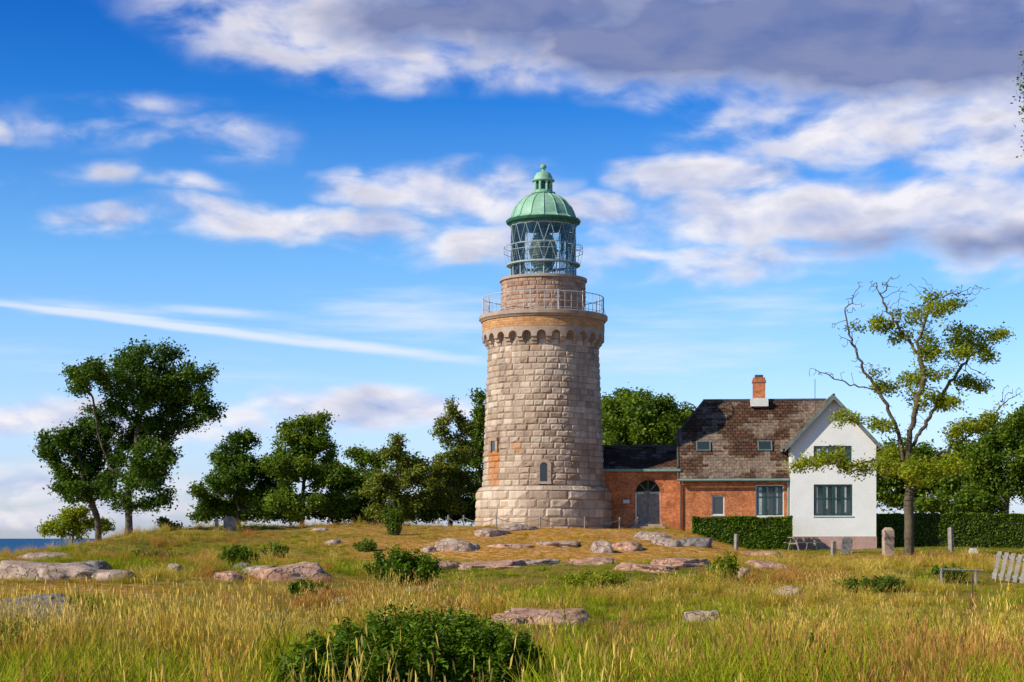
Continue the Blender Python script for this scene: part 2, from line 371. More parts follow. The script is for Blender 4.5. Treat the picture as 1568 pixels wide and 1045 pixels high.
# ------------------------------------------------------------------ lighthouse
TX, TY = 1.83, 100.0
LH = empty('lighthouse', (TX, TY, 0))
WIN_W = 0.24 / 3.45; WZ0, WZ1 = 4.85, 5.95
WIN_A = -math.pi / 2 - 0.01
def block_ring(mb, bk, z0, z1, r0, r1, nblocks, push=0.035, gap=0.012, win=False, var=1.0, rust=True):
    edges = []; off = rng.random() * 6.28; t = off
    w = 2 * math.pi / nblocks
    ws = w * (1 + 0.6 * (rng.random(nblocks) - 0.5)); ws *= 2 * math.pi / ws.sum()
    for q in ws:
        edges.append((t, t + q)); t += q
    segs = []
    inwin = win and z1 > WZ0 + 0.05 and z0 < WZ1 - 0.05
    for a0, a1 in edges:
        tint = float(np.clip(0.5 + rng.normal() * 0.28 * var, 0, 1)); pp = push * (0.4 + rng.random())
        if inwin:
            w0 = WIN_A - WIN_W
            while w0 < a0 - math.pi: w0 += 2 * math.pi
            while w0 > a0 + math.pi: w0 -= 2 * math.pi
            w1 = w0 + 2 * WIN_W
            if a1 <= w0 or a0 >= w1: segs.append((a0, a1, tint, pp))
            else:
                if a0 < w0 - 0.01: segs.append((a0, w0, tint, pp))
                if a1 > w1 + 0.01: segs.append((w1, a1, tint, pp))
        else: segs.append((a0, a1, tint, pp))
    for a0, a1, tint, pp in segs:
        g = gap / r0; nu = 4; nv = 3
        a0 += g; a1 -= g; zz0 = z0 + gap; zz1 = z1 - gap
        grid = []
        for j in range(nv + 1):
            row = []
            rr = r0 + (r1 - r0) * j / nv
            for i in range(nu + 1):
                fu2 = [0, 0.12, 0.5, 0.88, 1][i]; fv2 = [0, 0.22, 0.78, 1][j]
                edge = i in (0, nu) or j in (0, nv)
                d = 0.0 if edge else pp * (0.4 + 1.1 * rng.random())
                a = a0 + (a1 - a0) * fu2; z = zz0 + (zz1 - zz0) * fv2
                row.append(((rr + d) * math.cos(a), (rr + d) * math.sin(a), z))
            grid.append(row)
        def rs(a, z):
            if not rust or math.sin(a) > 0: return 0.0
            da = (a + math.pi / 2); da = (da + math.pi) % (2 * math.pi) - math.pi
            v = 0.0
            xs = math.sin(da) * r0
            if -3.16 < xs < -2.60 and z < 7.25 and z > 4.62: v = (0.55 + 0.45 * min(1, (z - 4.3) / 2.5)) * (0.8 + 0.2 * rng.random())
            if -1.75 < xs < -1.3 and 6.5 < z < 7.1: v = 0.5
            if rng.random() < 0.02: v = max(v, 0.3)
            if z < 2.9: v = max(v, 0.25 * rng.random())
            return v
        for j in range(nv):
            for i in range(nu):
                fa = a0 + (a1 - a0) * ((i + .5) / nu); fz = zz0 + (zz1 - zz0) * ((j + .5) / nv)
                mb.face([grid[j][i], grid[j][i + 1], grid[j + 1][i + 1], grid[j + 1][i]], tint, rs(fa, fz))
        ri = 0.06
        inn = lambda p: (p[0] * (1 - ri / r0), p[1] * (1 - ri / r0), p[2])
        for i in range(nu):
            p, q = grid[0][i], grid[0][i + 1]; mb.face([inn(p), inn(q), q, p], tint)
            p, q = grid[nv][i], grid[nv][i + 1]; mb.face([p, q, inn(q), inn(p)], tint)
        for j in range(nv):
            p, q = grid[j][0], grid[j + 1][0]; mb.face([p, q, inn(q), inn(p)], tint)
            p, q = grid[j][nu], grid[j + 1][nu]; mb.face([q, p, inn(p), inn(q)], tint)
    nb = 144
    for i in range(nb):
        a0 = 2 * math.pi * i / nb; a1 = 2 * math.pi * (i + 1) / nb; am = (a0 + a1) / 2
        if inwin:
            da = (am - WIN_A + math.pi) % (2 * math.pi) - math.pi
            if abs(da) < WIN_W * 1.05: continue
        q0, q1 = r0 - 0.02, r1 - 0.02
        bk.face([(q0 * math.cos(a0), q0 * math.sin(a0), z0), (q0 * math.cos(a1), q0 * math.sin(a1), z0), (q1 * math.cos(a1), q1 * math.sin(a1), z1), (q1 * math.cos(a0), q1 * math.sin(a0), z1)])
mb = MB(); bk = MB()
zs = np.linspace(1.3, 4.35, 7)
for i in range(6):
    f = i / 6
    block_ring(mb, bk, zs[i], zs[i + 1], 4.02 - 0.14 * f, 4.02 - 0.14 * (f + 1 / 6), 24, push=0.055, gap=0.011)
block_ring(mb, bk, 4.35, 4.62, 3.92, 3.62, 28, push=0.03)
zs = np.linspace(4.62, 12.95, 25)
for i in range(24):
    ra = 3.53 - (3.53 - 3.2) * i / 24; rb = 3.53 - (3.53 - 3.2) * (i + 1) / 24
    block_ring(mb, bk, zs[i], zs[i + 1], ra, rb, 34, push=0.045, gap=0.009, win=True)
block_ring(mb, bk, 12.95, 13.3, 3.2, 3.2, 32, push=0.01); block_ring(mb, bk, 13.3, 13.7, 3.2, 3.2, 32, push=0.01)
mb.build('shaft_blocks', M_gran, LH); bk.build('mortar_core', M_mortar, LH)
mb = MB(); g = MB(); su = MB()
ca, sa = math.cos(WIN_A), math.sin(WIN_A)
def tp(u, r, z): return (ca * r - sa * u, sa * r + ca * u, z)
Rw = 3.52
for u in (-0.24, 0.24):
    mb.face([tp(u, Rw, WZ0), tp(u, Rw - 0.5, WZ0), tp(u, Rw - 0.5, WZ1), tp(u, Rw, WZ1)])
mb.face([tp(-0.24, Rw, WZ0), tp(0.24, Rw, WZ0), tp(0.24, Rw - 0.5, WZ0), tp(-0.24, Rw - 0.5, WZ0)])
mb.face([tp(-0.24, Rw, WZ1), tp(0.24, Rw, WZ1), tp(0.24, Rw - 0.5, WZ1), tp(-0.24, Rw - 0.5, WZ1)])
for i in range(10):
    t0 = math.pi * i / 10; t1 = math.pi * (i + 1) / 10; zc = WZ1 - 0.24
    p = lambda t, R: (R * math.cos(t), zc + R * math.sin(t))
    a, b = p(t0, 0.22), p(t1, 0.22); c, d = p(t1, 0.42), p(t0, 0.42)
    su.face([tp(a[0], Rw + 0.07, a[1]), tp(b[0], Rw + 0.07, b[1]), tp(c[0], Rw + 0.07, c[1]), tp(d[0], Rw + 0.07, d[1])])
    su.face([tp(a[0], Rw + 0.07, a[1]), tp(b[0], Rw + 0.07, b[1]), tp(b[0], Rw - 0.4, b[1]), tp(a[0], Rw - 0.4, a[1])])
    su.face([tp(d[0], Rw + 0.07, d[1]), tp(c[0], Rw + 0.07, c[1]), tp(c[0], Rw - 0.1, c[1]), tp(d[0], Rw - 0.1, d[1])])
for sgn in (-1, 1):
    x0, x1 = sorted((sgn * 0.22, sgn * 0.40))
    for (za, zb) in ((WZ0, WZ0 + 0.28), (WZ0 + 0.3, WZ0 + 0.56), (WZ0 + 0.58, WZ1 - 0.25)):
        su.face([tp(x0, Rw + 0.07, za), tp(x1, Rw + 0.07, za), tp(x1, Rw + 0.07, zb), tp(x0, Rw + 0.07, zb)])
        su.face([tp(x0, Rw + 0.07, za), tp(x0, Rw - 0.1, za), tp(x0, Rw - 0.1, zb), tp(x0, Rw + 0.07, zb)])
        su.face([tp(x1, Rw + 0.07, za), tp(x1, Rw - 0.1, za), tp(x1, Rw - 0.1, zb), tp(x1, Rw + 0.07, zb)])
su.face([tp(-0.42, Rw + 0.12, WZ0), tp(0.42, Rw + 0.12, WZ0), tp(0.42, Rw + 0.12, WZ0 - 0.15), tp(-0.42, Rw + 0.12, WZ0 - 0.15)])
su.face([tp(-0.42, Rw + 0.12, WZ0), tp(0.42, Rw + 0.12, WZ0), tp(0.42, Rw - 0.1, WZ0), tp(-0.42, Rw - 0.1, WZ0)])
g.face([tp(-0.24, Rw - 0.35, WZ0), tp(0.24, Rw - 0.35, WZ0), tp(0.24, Rw - 0.35, WZ1), tp(-0.24, Rw - 0.35, WZ1)])
mb.build('window_reveal', M_mortar, LH); g.build('window_glass', M_glass, LH); su.build('window_surround', M_granp, LH)
mb = MB(); a_ = -math.pi / 2 - 0.97
def tq(u, r, z): return (math.cos(a_) * r - math.sin(a_) * u, math.sin(a_) * r + math.cos(a_) * u, z)
for u0, u1, za, zb, rr in ((-0.42, 0.42, 7.22, 7.40, 3.58), (-0.42, -0.22, 6.62, 7.215, 3.55), (0.22, 0.42, 6.62, 7.215, 3.55)):
    P = [tq(u0, rr, za), tq(u1, rr, za), tq(u1, rr, zb), tq(u0, rr, zb)]; Pi = [tq(u0, 3.3, za), tq(u1, 3.3, za), tq(u1, 3.3, zb), tq(u0, 3.3, zb)]
    mb.face(P)
    for i in range(4): mb.face([P[i], P[(i + 1) % 4], Pi[(i + 1) % 4], Pi[i]])
mb.build('slit_surround', M_pinkst, LH)
mb = MB(); mb.face([tq(-0.215, 3.50, 6.64), tq(0.215, 3.50, 6.64), tq(0.215, 3.50, 7.21), tq(-0.215, 3.50, 7.21)]); mb.build('slit_glass', M_glass, LH)
arc = MB(); NB = 26; Ro, Ri = 3.56, 3.17; zs_, ztop = 13.15, 13.66; ra_ = 0.27
def cyl(a, r, z): return (r * math.cos(a), r * math.sin(a), z)
for k in range(NB):
    ac = 2 * math.pi * (k + 0.3) / NB; hw = math.pi / NB
    us = [-hw * Ro] + list(-ra_ * np.cos(np.linspace(0, math.pi, 9))) + [hw * Ro]
    zb = []
    for u in us: zb.append(zs_ + math.sqrt(max(0, ra_ ** 2 - u * u)) if abs(u) < ra_ else zs_)
    for i in range(len(us) - 1):
        a0, a1 = ac + us[i] / Ro, ac + us[i + 1] / Ro
        arc.face([cyl(a0, Ro, zb[i]), cyl(a1, Ro, zb[i + 1]), cyl(a1, Ro, ztop), cyl(a0, Ro, ztop)])
        arc.face([cyl(a0, Ri, zb[i]), cyl(a1, Ri, zb[i + 1]), cyl(a1, Ro, zb[i + 1]), cyl(a0, Ro, zb[i])])
    b0 = ac + ra_ / Ro; b1 = ac + 2 * hw - ra_ / Ro
    prof = [(Ro, zs_), (Ro, zs_ - 0.08), (3.44, zs_ - 0.14), (3.42, zs_ - 0.28), (3.30, zs_ - 0.34), (3.28, zs_ - 0.46), (3.18, zs_ - 0.5)]
    for (r0, z0), (r1, z1) in zip(prof[:-1], prof[1:]):
        arc.face([cyl(b0, r1, z1), cyl(b1, r1, z1), cyl(b1, r0, z0), cyl(b0, r0, z0)])
        for b in (b0, b1): arc.face([cyl(b, 3.1, z0), cyl(b, r0, z0), cyl(b, r1, z1), cyl(b, 3.1, z1)])
arc.build('corbel_arcade', M_granp, LH)
mb = MB(); bk = MB()
for i in range(4): block_ring(mb, bk, 13.66 + i * 0.135, 13.66 + (i + 1) * 0.135, 3.57, 3.57, 66, push=0.005, gap=0.005, rust=False)
mb.build('brick_band', M_tan, LH)
bk.lathe([(3.1, 13.66), (3.54, 13.665)], 72); bk.build('band_core', M_mortar, LH)
mb = MB(); mb.lathe([(3.5, 14.2), (3.64, 14.22), (3.68, 14.3), (3.76, 14.36), (3.76, 14.55), (3.70, 14.58), (2.3, 14.60)], 72); mb.build('gallery_slab', M_granp, LH, smooth=True)
mb = MB(); bk = MB()
zs = np.linspace(14.6, 16.6, 9)
for i in range(8): block_ring(mb, bk, zs[i], zs[i + 1], 2.45, 2.45, 30, push=0.025, gap=0.01, rust=False)
mb.build('drum_blocks', M_pinkst, LH); bk.build('drum_mortar', M_mortar, LH)
mb = MB(); mb.lathe([(2.44, 16.58), (2.56, 16.6), (2.56, 16.74), (2.4, 16.78), (0.0, 16.8)], 64); mb.build('drum_cap', M_granp, LH, smooth=True)
mb = MB(); RR = 3.52
nb = 56
for i in range(nb):
    a = 2 * math.pi * i / nb
    post = i % 4 == 0
    mb.tube(cyl(a, RR, 14.55), cyl(a, RR, 15.72 if post else 15.62), 0.032 if post else 0.013, n=5)
    a2 = 2 * math.pi * (i + 1) / nb
    for z, r in ((15.64, 0.027), (15.1, 0.015), (14.72, 0.015)): mb.tube(cyl(a, RR, z), cyl(a2, RR, z), r, n=5)
    if post: mb.tube(cyl(a, RR, 15.1), cyl(a, 3.72, 14.5), 0.015, n=4)
mb.build('gallery_railing', M_rail, LH)
RG = 1.88; z0, zm, z1 = 16.78, 17.62, 19.85
mb = MB(); mb.lathe([(RG, z0), (RG, z1)], 32); mb.build('lantern_glazing', M_clear, LH)
mb = MB(); ns = 16
for k in range(ns):
    a = 2 * math.pi * k / ns; b = 2 * math.pi * (k + 1) / ns; h = (a + b) / 2
    R2 = RG + 0.02
    for (za, zb) in ((zm, (zm + z1) / 2), ((zm + z1) / 2, z1)):
        mb.tube(cyl(a, R2, za), cyl(h, R2, zb), 0.022, n=4); mb.tube(cyl(b, R2, za), cyl(h, R2, zb), 0.022, n=4)
    mb.tube(cyl(a, R2, z0), cyl(a, R2, zm), 0.04, n=5)
    mb.tube(cyl(a, R2, z0 + .1), cyl(b, R2, zm), 0.018, n=4)
    for z, r in ((z0 + 0.04, 0.05), (zm, 0.06), ((zm + z1) / 2, 0.025), (z1, 0.06)): mb.tube(cyl(a, R2, z), cyl(b, R2, z), r, n=5)
mb.build('lantern_astragals', M_steel, LH)
mb = MB(); mb.lathe([(1.9, zm - 0.10), (2.16, zm - 0.08), (2.16, zm), (1.9, zm + 0.02)], 48)
for k in range(32):
    a = 2 * math.pi * k / 32; b = 2 * math.pi * (k + 1) / 32
    for z in (18.62, 18.3): mb.tube(cyl(a, 2.3, z), cyl(b, 2.3, z), 0.016, n=4)
    if k % 2 == 0:
        mb.tube(cyl(a, 2.14, zm), cyl(a, 2.3, 18.3), 0.014, n=4); mb.tube(cyl(a, 2.3, 18.3), cyl(a, 2.3, 18.65), 0.014, n=4); mb.tube(cyl(a, 1.9, 18.62), cyl(a, 2.3, 18.62), 0.012, n=4)
mb.build('lantern_walkway', M_steel, LH)
mb = MB(); prof = [(0.4, 16.8), (0.4, 17.3), (0.6, 17.35)]
for i in range(15):
    z = 17.4 + i * 0.13; R = 0.5 + 0.3 * math.sin(math.pi * (i + 0.5) / 15)
    prof += [(R, z), (R + 0.05, z + 0.06), (R - 0.03, z + 0.12)]
prof += [(0.4, 19.4), (0.12, 19.6), (0.12, 19.9)]
mb.lathe(prof, 24); mb.build('fresnel_lens', M_lens, LH, smooth=True)
mb = MB()
for k in range(4):
    a = math.pi / 2 * k + 0.5; mb.tube(cyl(a, 1.1, 16.8), cyl(a, 1.1, 19.85), 0.03, n=6)
    mb.tube(cyl(a, 1.1, 18.5), cyl(a + math.pi / 2, 1.1, 18.5), 0.025, n=5)
mb.build('lens_frame', M_steel, LH)
mb = MB(); mb.lathe([(1.86, 19.8), (1.95, 19.86), (2.02, 19.98), (2.14, 20.02), (2.2, 20.14), (2.16, 20.18)], 48); mb.build('dome_cornice', M_copperd, LH, smooth=True)
prof = [(2.18, 20.17), (2.04, 20.22), (1.90, 20.35), (1.82, 20.6), (1.66, 20.95), (1.38, 21.3), (1.04, 21.55), (0.72, 21.68), (0.62, 21.74)]
mb = MB(); mb.lathe(prof, 16); mb.build('dome_copper', M_copper, LH, weld=True)
mb = MB()
for k in range(16):
    a = 2 * math.pi * k / 16
    for (r0, za), (r1, zb) in zip(prof[:-1], prof[1:]): mb.tube(cyl(a, r0 + 0.01, za), cyl(a, r1 + 0.01, zb), 0.03, n=5)
mb.build('dome_ribs', M_copper, LH)
mb = MB(); mb.lathe([(0.62, 21.72), (0.72, 21.76), (0.72, 21.82), (0.54, 21.86), (0.54, 21.95)], 24)
for k in range(8):
    a = 2 * math.pi * (k + .5) / 8
    mb.tube(cyl(a, 0.5, 21.9), cyl(a, 0.5, 22.5), 0.075, n=6)
    for s_ in (-1, 1): mb.tube(cyl(a, 0.5, 22.38), cyl(a + s_ * 0.25, 0.5, 22.52), 0.05, n=5)
mb.lathe([(0.46, 22.46), (0.66, 22.5), (0.66, 22.56), (0.56, 22.6), (0.52, 22.78), (0.40, 22.96), (0.18, 23.06), (0.08, 23.12), (0.08, 23.2), (0.16, 23.26), (0.19, 23.36), (0.13, 23.46), (0.03, 23.5), (0.0, 23.52)], 24)
mb.build('cupola', M_copper, LH)
mb = MB(); mb.lathe([(0.38, 21.86), (0.38, 22.5)], 16); mb.build('cupola_core', M_copperd, LH)

# ------------------------------------------------------------------ brick house
HA = math.radians(-5)
HO = empty('brick_house', (9.85, 99.0, 0), HA)
def wall_open(mb, x0, x1, z0, z1, y, ops, depth=0.14):
    xs = sorted({x0, x1, *[o[0] for o in ops], *[o[1] for o in ops]}); zz = sorted({z0, z1, *[o[2] for o in ops], *[o[3] for o in ops]})
    for i in range(len(xs) - 1):
        for j in range(len(zz) - 1):
            cx, cz = (xs[i] + xs[i + 1]) / 2, (zz[j] + zz[j + 1]) / 2
            if any(o[0] < cx < o[1] and o[2] < cz < o[3] for o in ops): continue
            mb.face([(xs[i], y, zz[j]), (xs[i + 1], y, zz[j]), (xs[i + 1], y, zz[j + 1]), (xs[i], y, zz[j + 1])])
    for a, b, c, d in [o[:4] for o in ops]:
        mb.face([(a, y, c), (a, y + depth, c), (a, y + depth, d), (a, y, d)]); mb.face([(b, y, c), (b, y, d), (b, y + depth, d), (b, y + depth, c)])
        mb.face([(a, y, c), (b, y, c), (b, y + depth, c), (a, y + depth, c)]); mb.face([(a, y, d), (a, y + depth, d), (b, y + depth, d), (b, y, d)])
def window(name, a, b, c, d, y, cols, hb, outer, inner, curtain=False):
    e = 0.06; mb = MB(); yb = y + 0.05
    mb.box(a, b, yb, yb + 0.06, c, c + e); mb.box(a, b, yb, yb + 0.06, d - e, d)
    mb.box(a, a + e, yb, yb + 0.06, c + e, d - e); mb.box(b - e, b, yb, yb + 0.06, c + e, d - e)
    mb.build(name + '_frame', outer, HO)
    mb = MB(); w = (b - a - 2 * e) / cols
    for i in range(cols):
        xa = a + e + i * w; xb = xa + w
        if i: mb.box(xa - 0.05, xa + 0.05, yb - 0.012, yb + 0.05, c + e, d - e)
        if inner is M_green:
            mb.box(xa + 0.051, xb - 0.051, yb, yb + 0.05, c + e, c + e + 0.05); mb.box(xa + 0.051, xb - 0.051, yb, yb + 0.05, d - e - 0.05, d - e)
        if hb:
            for h in hb: mb.box(xa + 0.051, xb - 0.051, yb + 0.005, yb + 0.045, c + (d - c) * h - 0.025, c + (d - c) * h + 0.025)
    if inner is M_green:
        mb.box(a + e, a + e + 0.05, yb, yb + 0.05, c + e, d - e); mb.box(b - e - 0.05, b - e, yb, yb + 0.05, c + e, d - e)
    if mb.v: mb.build(name + '_bars', inner, HO)
    g = MB(); g.face([(a + e, yb + 0.055, c + e), (b - e, yb + 0.055, c + e), (b - e, yb + 0.055, d - e), (a + e, yb + 0.055, d - e)]); g.build(name + '_glass', M_glass, HO)
    if curtain:
        q = MB()
        for i in range(cols):
            xa = a + e + i * w + 0.06; wd = w * (0.18 + 0.32 * rng.random()); h0 = c + 0.12 + (0.3 * rng.random() if i % 2 else 0)
            q.box(xa, xa + wd, yb + 0.05, yb + 0.053, h0, d - 0.12)
        q.build(name + '_curtain', M_curtain, HO)
    sl = MB(); sl.box(a - 0.05, b + 0.05, y - 0.06, y + 0.048, c - 0.06, c - 0.003); sl.build(name + '_sill', M_wpaint, HO)
W1 = (1.72, 2.42, 2.98, 4.08); W2 = (4.22, 5.82, 2.9, 4.72)
mb = MB(); wall_open(mb, 0, 6.13, 0.3, 5.1, 0, [W1, W2])
mb.face([(0, 8, 0.3), (0, 0, 0.3), (0, 0, 5.1), (0, 2.0, 7.5), (0, 6.0, 7.5), (0, 8, 5.1)])
mb.face([(8.6, 8, 0.3), (0, 8, 0.3), (0, 8, 5.1), (8.6, 8, 5.1)])
mb.build('brick_walls', M_brick, HO)
mb = MB()
mb.box(0.003, 6.12, -0.07, -0.003, 4.93, 5.1); mb.box(0.003, 6.12, -0.035, -0.003, 4.82, 4.925)
for W in (W1, W2):
    n_ = int((W[1] - W[0] + 0.2) / 0.09)
    for i in range(n_): mb.box(W[0] - 0.1 + i * 0.09, W[0] - 0.1 + i * 0.09 + 0.08, -0.012, -0.003, W[3] + 0.003, W[3] + 0.2 if W[3] + 0.2 < 4.8 else 4.81)
mb.build('brick_cornice', mat_brick('brick_trim', (0.56, 0.18, 0.07), (0.46, 0.14, 0.055), (0.38, 0.23, 0.15)), HO)
window('small_window', *W1, 0, 1, None, M_wpaint, M_wpaint)
window('triple_window', *W2, 0, 3, (0.62,), M_wpaint, M_green, True)

def slab(name, pts, thick, mat, parent=HO):
    P = [Vector(p) for p in pts]; nrm = (P[1] - P[0]).cross(P[2] - P[0]).normalized()
    if nrm.z < 0: P = P[::-1]; nrm = -nrm
    n = len(P); L = [p - nrm * thick for p in P]
    me = bpy.data.meshes.new(name)
    me.from_pydata([tuple(p) for p in P + L], [], [tuple(range(n)), tuple(range(2 * n - 1, n - 1, -1))] + [(i, i + n, (i + 1) % n + n, (i + 1) % n) for i in range(n)])
    me.materials.append(mat)
    hor = Vector((0, 0, 1)).cross(nrm).normalized(); up = nrm.cross(hor)
    uv = me.uv_layers.new(name='UVMap')
    for lp in me.loops:
        co = me.vertices[lp.vertex_index].co; uv.data[lp.index].uv = (co.dot(hor), co.dot(up))
    me.update()
    return link(bpy.data.objects.new(name, me), parent)
ze, zr_, k_ = 5.05, 9.9, 4.85 / 4.35
yh = 2.115; zh = ze + (yh + 0.35) * k_
slab('main_roof_front', [(-0.22, -0.35, ze), (8.6, -0.35, ze), (8.6, 4, zr_), (1.35, 4, zr_), (-0.22, yh, zh)], 0.14, M_roof)
slab('main_roof_back', [(-0.22, 8.35, ze), (8.6, 8.35, ze), (8.6, 4.0, zr_), (1.35, 4.0, zr_), (-0.22, 8 - yh, zh)], 0.14, M_roof)
slab('main_roof_hip', [(-0.35, yh - 0.1, zh - 0.12), (1.35, 4.0, zr_ + 0.01), (-0.35, 8.1 - yh, zh - 0.12)], 0.12, M_roof)
mb = MB()
mb.tube((1.3, 4, zr_ + 0.02), (8.6, 4, zr_ + 0.02), 0.08, n=8)
mb.tube((-0.3, yh, zh + 0.02), (1.35, 4, zr_ + 0.03), 0.06, n=6); mb.tube((-0.3, 8 - yh, zh + 0.02), (1.35, 4, zr_ + 0.03), 0.06, n=6)
mb.tube((-0.24, -0.36, ze), (-0.24, yh, zh), 0.06, n=6)
mb.build('ridge_tiles', M_lead, HO)
mb = MB(); mb.tube((-0.3, -0.42, ze - 0.06), (6.1, -0.42, ze - 0.06), 0.075, n=8); mb.build('main_gutter', M_trim, HO)
mb = MB(); mb.tube((-0.08, -0.1, 0.9), (-0.08, -0.1, 4.8), 0.055, n=8); mb.tube((-0.08, -0.1, 4.8), (-0.08, -0.4, 5.0), 0.055, n=8); mb.build('downpipe', M_pipe, HO)
ang = math.atan(k_)
for i, sx in enumerate((1.25, 4.82)):
    yy = 1.4; zz = ze + (yy + 0.35) * k_
    mb = MB(); mb.box(-0.42, 0.42, -0.40, -0.33, 0.0, 0.1); mb.box(-0.42, 0.42, 0.33, 0.40, 0.0, 0.1); mb.box(-0.42, -0.35, -0.33, 0.33, 0, 0.1); mb.box(0.35, 0.42, -0.33, 0.33, 0, 0.1)
    o = mb.build('skylight_frame_%d' % i, M_iron, HO); o.location = (sx, yy, zz); o.rotation_euler = (ang, 0, 0)
    mb = MB(); mb.face([(-0.35, -0.33, 0.07), (0.35, -0.33, 0.07), (0.35, 0.33, 0.07), (-0.35, 0.33, 0.07)])
    o = mb.build('skylight_glass_%d' % i, M_glass, HO); o.location = (sx, yy, zz); o.rotation_euler = (ang, 0, 0)
mb = MB(); cx = 4.62
mb.box(cx - 0.36, cx + 0.36, 3.6, 4.35, 9.1, 10.95); mb.box(cx - 0.41, cx + 0.41, 3.55, 4.4, 10.953, 11.08); mb.box(cx - 0.36, cx + 0.36, 3.6, 4.35, 11.083, 11.25)
mb.build('chimney', mat_brick('chimney_brick', (0.66, 0.21, 0.08), (0.54, 0.16, 0.06), (0.45, 0.3, 0.2)), HO)
mb = MB(); mb.box(cx - 0.24, cx + 0.24, 3.75, 4.2, 11.253, 11.42); mb.build('chimney_pot', M_lead, HO)
mb = MB(); mb.box(cx - 0.52, cx + 0.52, 3.28, 4.6, 9.5, 9.98); mb.build('chimney_flashing', M_wpaint, HO)
wx0, wx1, wy0, wy1 = 6.15, 11.0, -0.5, 8.2; wc = (wx0 + wx1) / 2
sl = 1.09; zap = 9.78; hw = (wx1 - wx0) / 2
zt = zap - 0.16 - hw * sl
V1 = (7.48, 9.66, 2.93, 4.72); V2 = (7.48, 9.62, 5.98, 6.92)
mb = MB(); wall_open(mb, wx0, wx1, 1.75, zt, wy0, [V1, V2])
mb.face([(wx0, wy0, zt), (wx1, wy0, zt), (wc, wy0, zap - 0.16)])
mb.face([(wx0, wy1, 0.3), (wx0, wy0, 0.3), (wx0, wy0, zt), (wx0, wy1, zt)]); mb.face([(wx1, wy0, 0.3), (wx1, wy1, 0.3), (wx1, wy1, zt), (wx1, wy0, zt)])
mb.face([(wx1, wy1, 0.3), (wx0, wy1, 0.3), (wx0, wy1, zt), (wc, wy1, zap - 0.16), (wx1, wy1, zt)])
mb.build('white_walls', M_white, HO)
mb = MB(); mb.box(wx0 - 0.03, wx1 + 0.03, wy0 - 0.04, wy0 + 0.1, 0.2, 1.748); mb.build('wing_plinth', M_plinth, HO)
window('wing_lower_window', *V1, wy0, 4, (0.55,), M_green, M_green, True)
window('wing_upper_window', *V2, wy0, 4, None, M_green, M_green, True)
ov = 0.33
def zw(dx): return zap - dx * sl
slab('wing_roof_left', [(wx0 - ov, wy0 - 0.35, zw(hw + ov)), (wc, wy0 - 0.35, zap), (wc, wy1, zap), (wx0 - ov, wy1, zw(hw + ov))], 0.14, M_roof)
slab('wing_roof_right', [(wx1 + ov, wy0 - 0.35, zw(hw + ov)), (wc, wy0 - 0.35, zap), (wc, wy1, zap), (wx1 + ov, wy1, zw(hw + ov))], 0.14, M_roof)
mb = MB()
for s_ in (-1, 1):
    xe = wc + s_ * (hw + ov)
    y0_, y1_ = wy0 - 0.41, wy0 - 0.353; ze_ = zw(hw + ov)
    P = [(xe, ze_ - 0.22), (wc, zap - 0.22), (wc, zap + 0.05), (xe, ze_ + 0.05)]
    mb.face([(p[0], y0_, p[1]) for p in P]); mb.face([(p[0], y1_, p[1]) for p in P[::-1]])
    mb.face([(P[0][0], y0_, P[0][1]), (P[1][0], y0_, P[1][1]), (P[1][0], y1_, P[1][1]), (P[0][0], y1_, P[0][1])])
    mb.face([(P[3][0], y0_, P[3][1]), (P[2][0], y0_, P[2][1]), (P[2][0], y1_, P[2][1]), (P[3][0], y1_, P[3][1])])
mb.tube((wc, wy0 - 0.4, zap + 0.03), (wc, wy1, zap + 0.03), 0.08, n=8)
mb.build('bargeboards', noisy('bargeboard_paint', [(0.3, (0.11, 0.14, 0.13)), (0.7, (0.20, 0.24, 0.23))], 3, 0.1), HO)
mb = MB()
for s_ in (-1, 1): mb.tube((wc + s_ * (hw + ov + 0.05), wy0 - 0.3, zw(hw + ov) - 0.08), (wc + s_ * (hw + ov + 0.05), wy1, zw(hw + ov) - 0.08), 0.07, n=8)
mb.tube((wx0 - 0.1, -0.12, 1.2), (wx0 - 0.1, -0.12, 4.9), 0.05, n=8)
mb.build('wing_gutters', M_trim, HO)
mb = MB(); mb.tube((7.7, 1.2, 8.6), (7.7, 1.2, 10.9), 0.018, n=5); mb.build('lightning_rod', M_lead, HO)
ax0, ay = -5.1, 0.35
dx, dr, dzs, dz0 = -1.98, 0.70, 4.32, 2.2
mb = MB(); wall_open(mb, ax0, -0.002, 1.2, 5.6, ay, [(dx - dr, dx + dr, dz0, dzs + dr)], depth=0.22)
for i in range(12):
    t0 = math.pi * i / 12; t1 = math.pi * (i + 1) / 12
    a = (dx + dr * math.cos(t0), dzs + dr * math.sin(t0)); b = (dx + dr * math.cos(t1), dzs + dr * math.sin(t1))
    mb.face([(b[0], ay, b[1]), (a[0], ay, a[1]), (a[0], ay, dzs + dr), (b[0], ay, dzs + dr)])
    mb.face([(a[0], ay, a[1]), (b[0], ay, b[1]), (b[0], ay + 0.2, b[1]), (a[0], ay + 0.2, a[1])])
mb.face([(ax0, 5, 1.2), (ax0, ay, 1.2), (ax0, ay, 5.6), (ax0, 2.7, 6.9), (ax0, 5, 5.6)])
mb.build('annex_walls', M_brick, HO)
mb = MB()
for i in range(15):
    t0 = math.pi * (i + 0.06) / 15; t1 = math.pi * (i + 0.94) / 15; c_ = lambda t, R: (dx + R * math.cos(t), ay - 0.02, dzs + R * math.sin(t))
    mb.face([c_(t0, dr), c_(t0, dr + 0.2), c_(t1, dr + 0.2), c_(t1, dr)])
    e_ = lambda t, R: (dx + R * math.cos(t), ay + 0.01, dzs + R * math.sin(t))
    mb.face([c_(t0, dr + 0.2), e_(t0, dr + 0.2), e_(t1, dr + 0.2), c_(t1, dr + 0.2)])
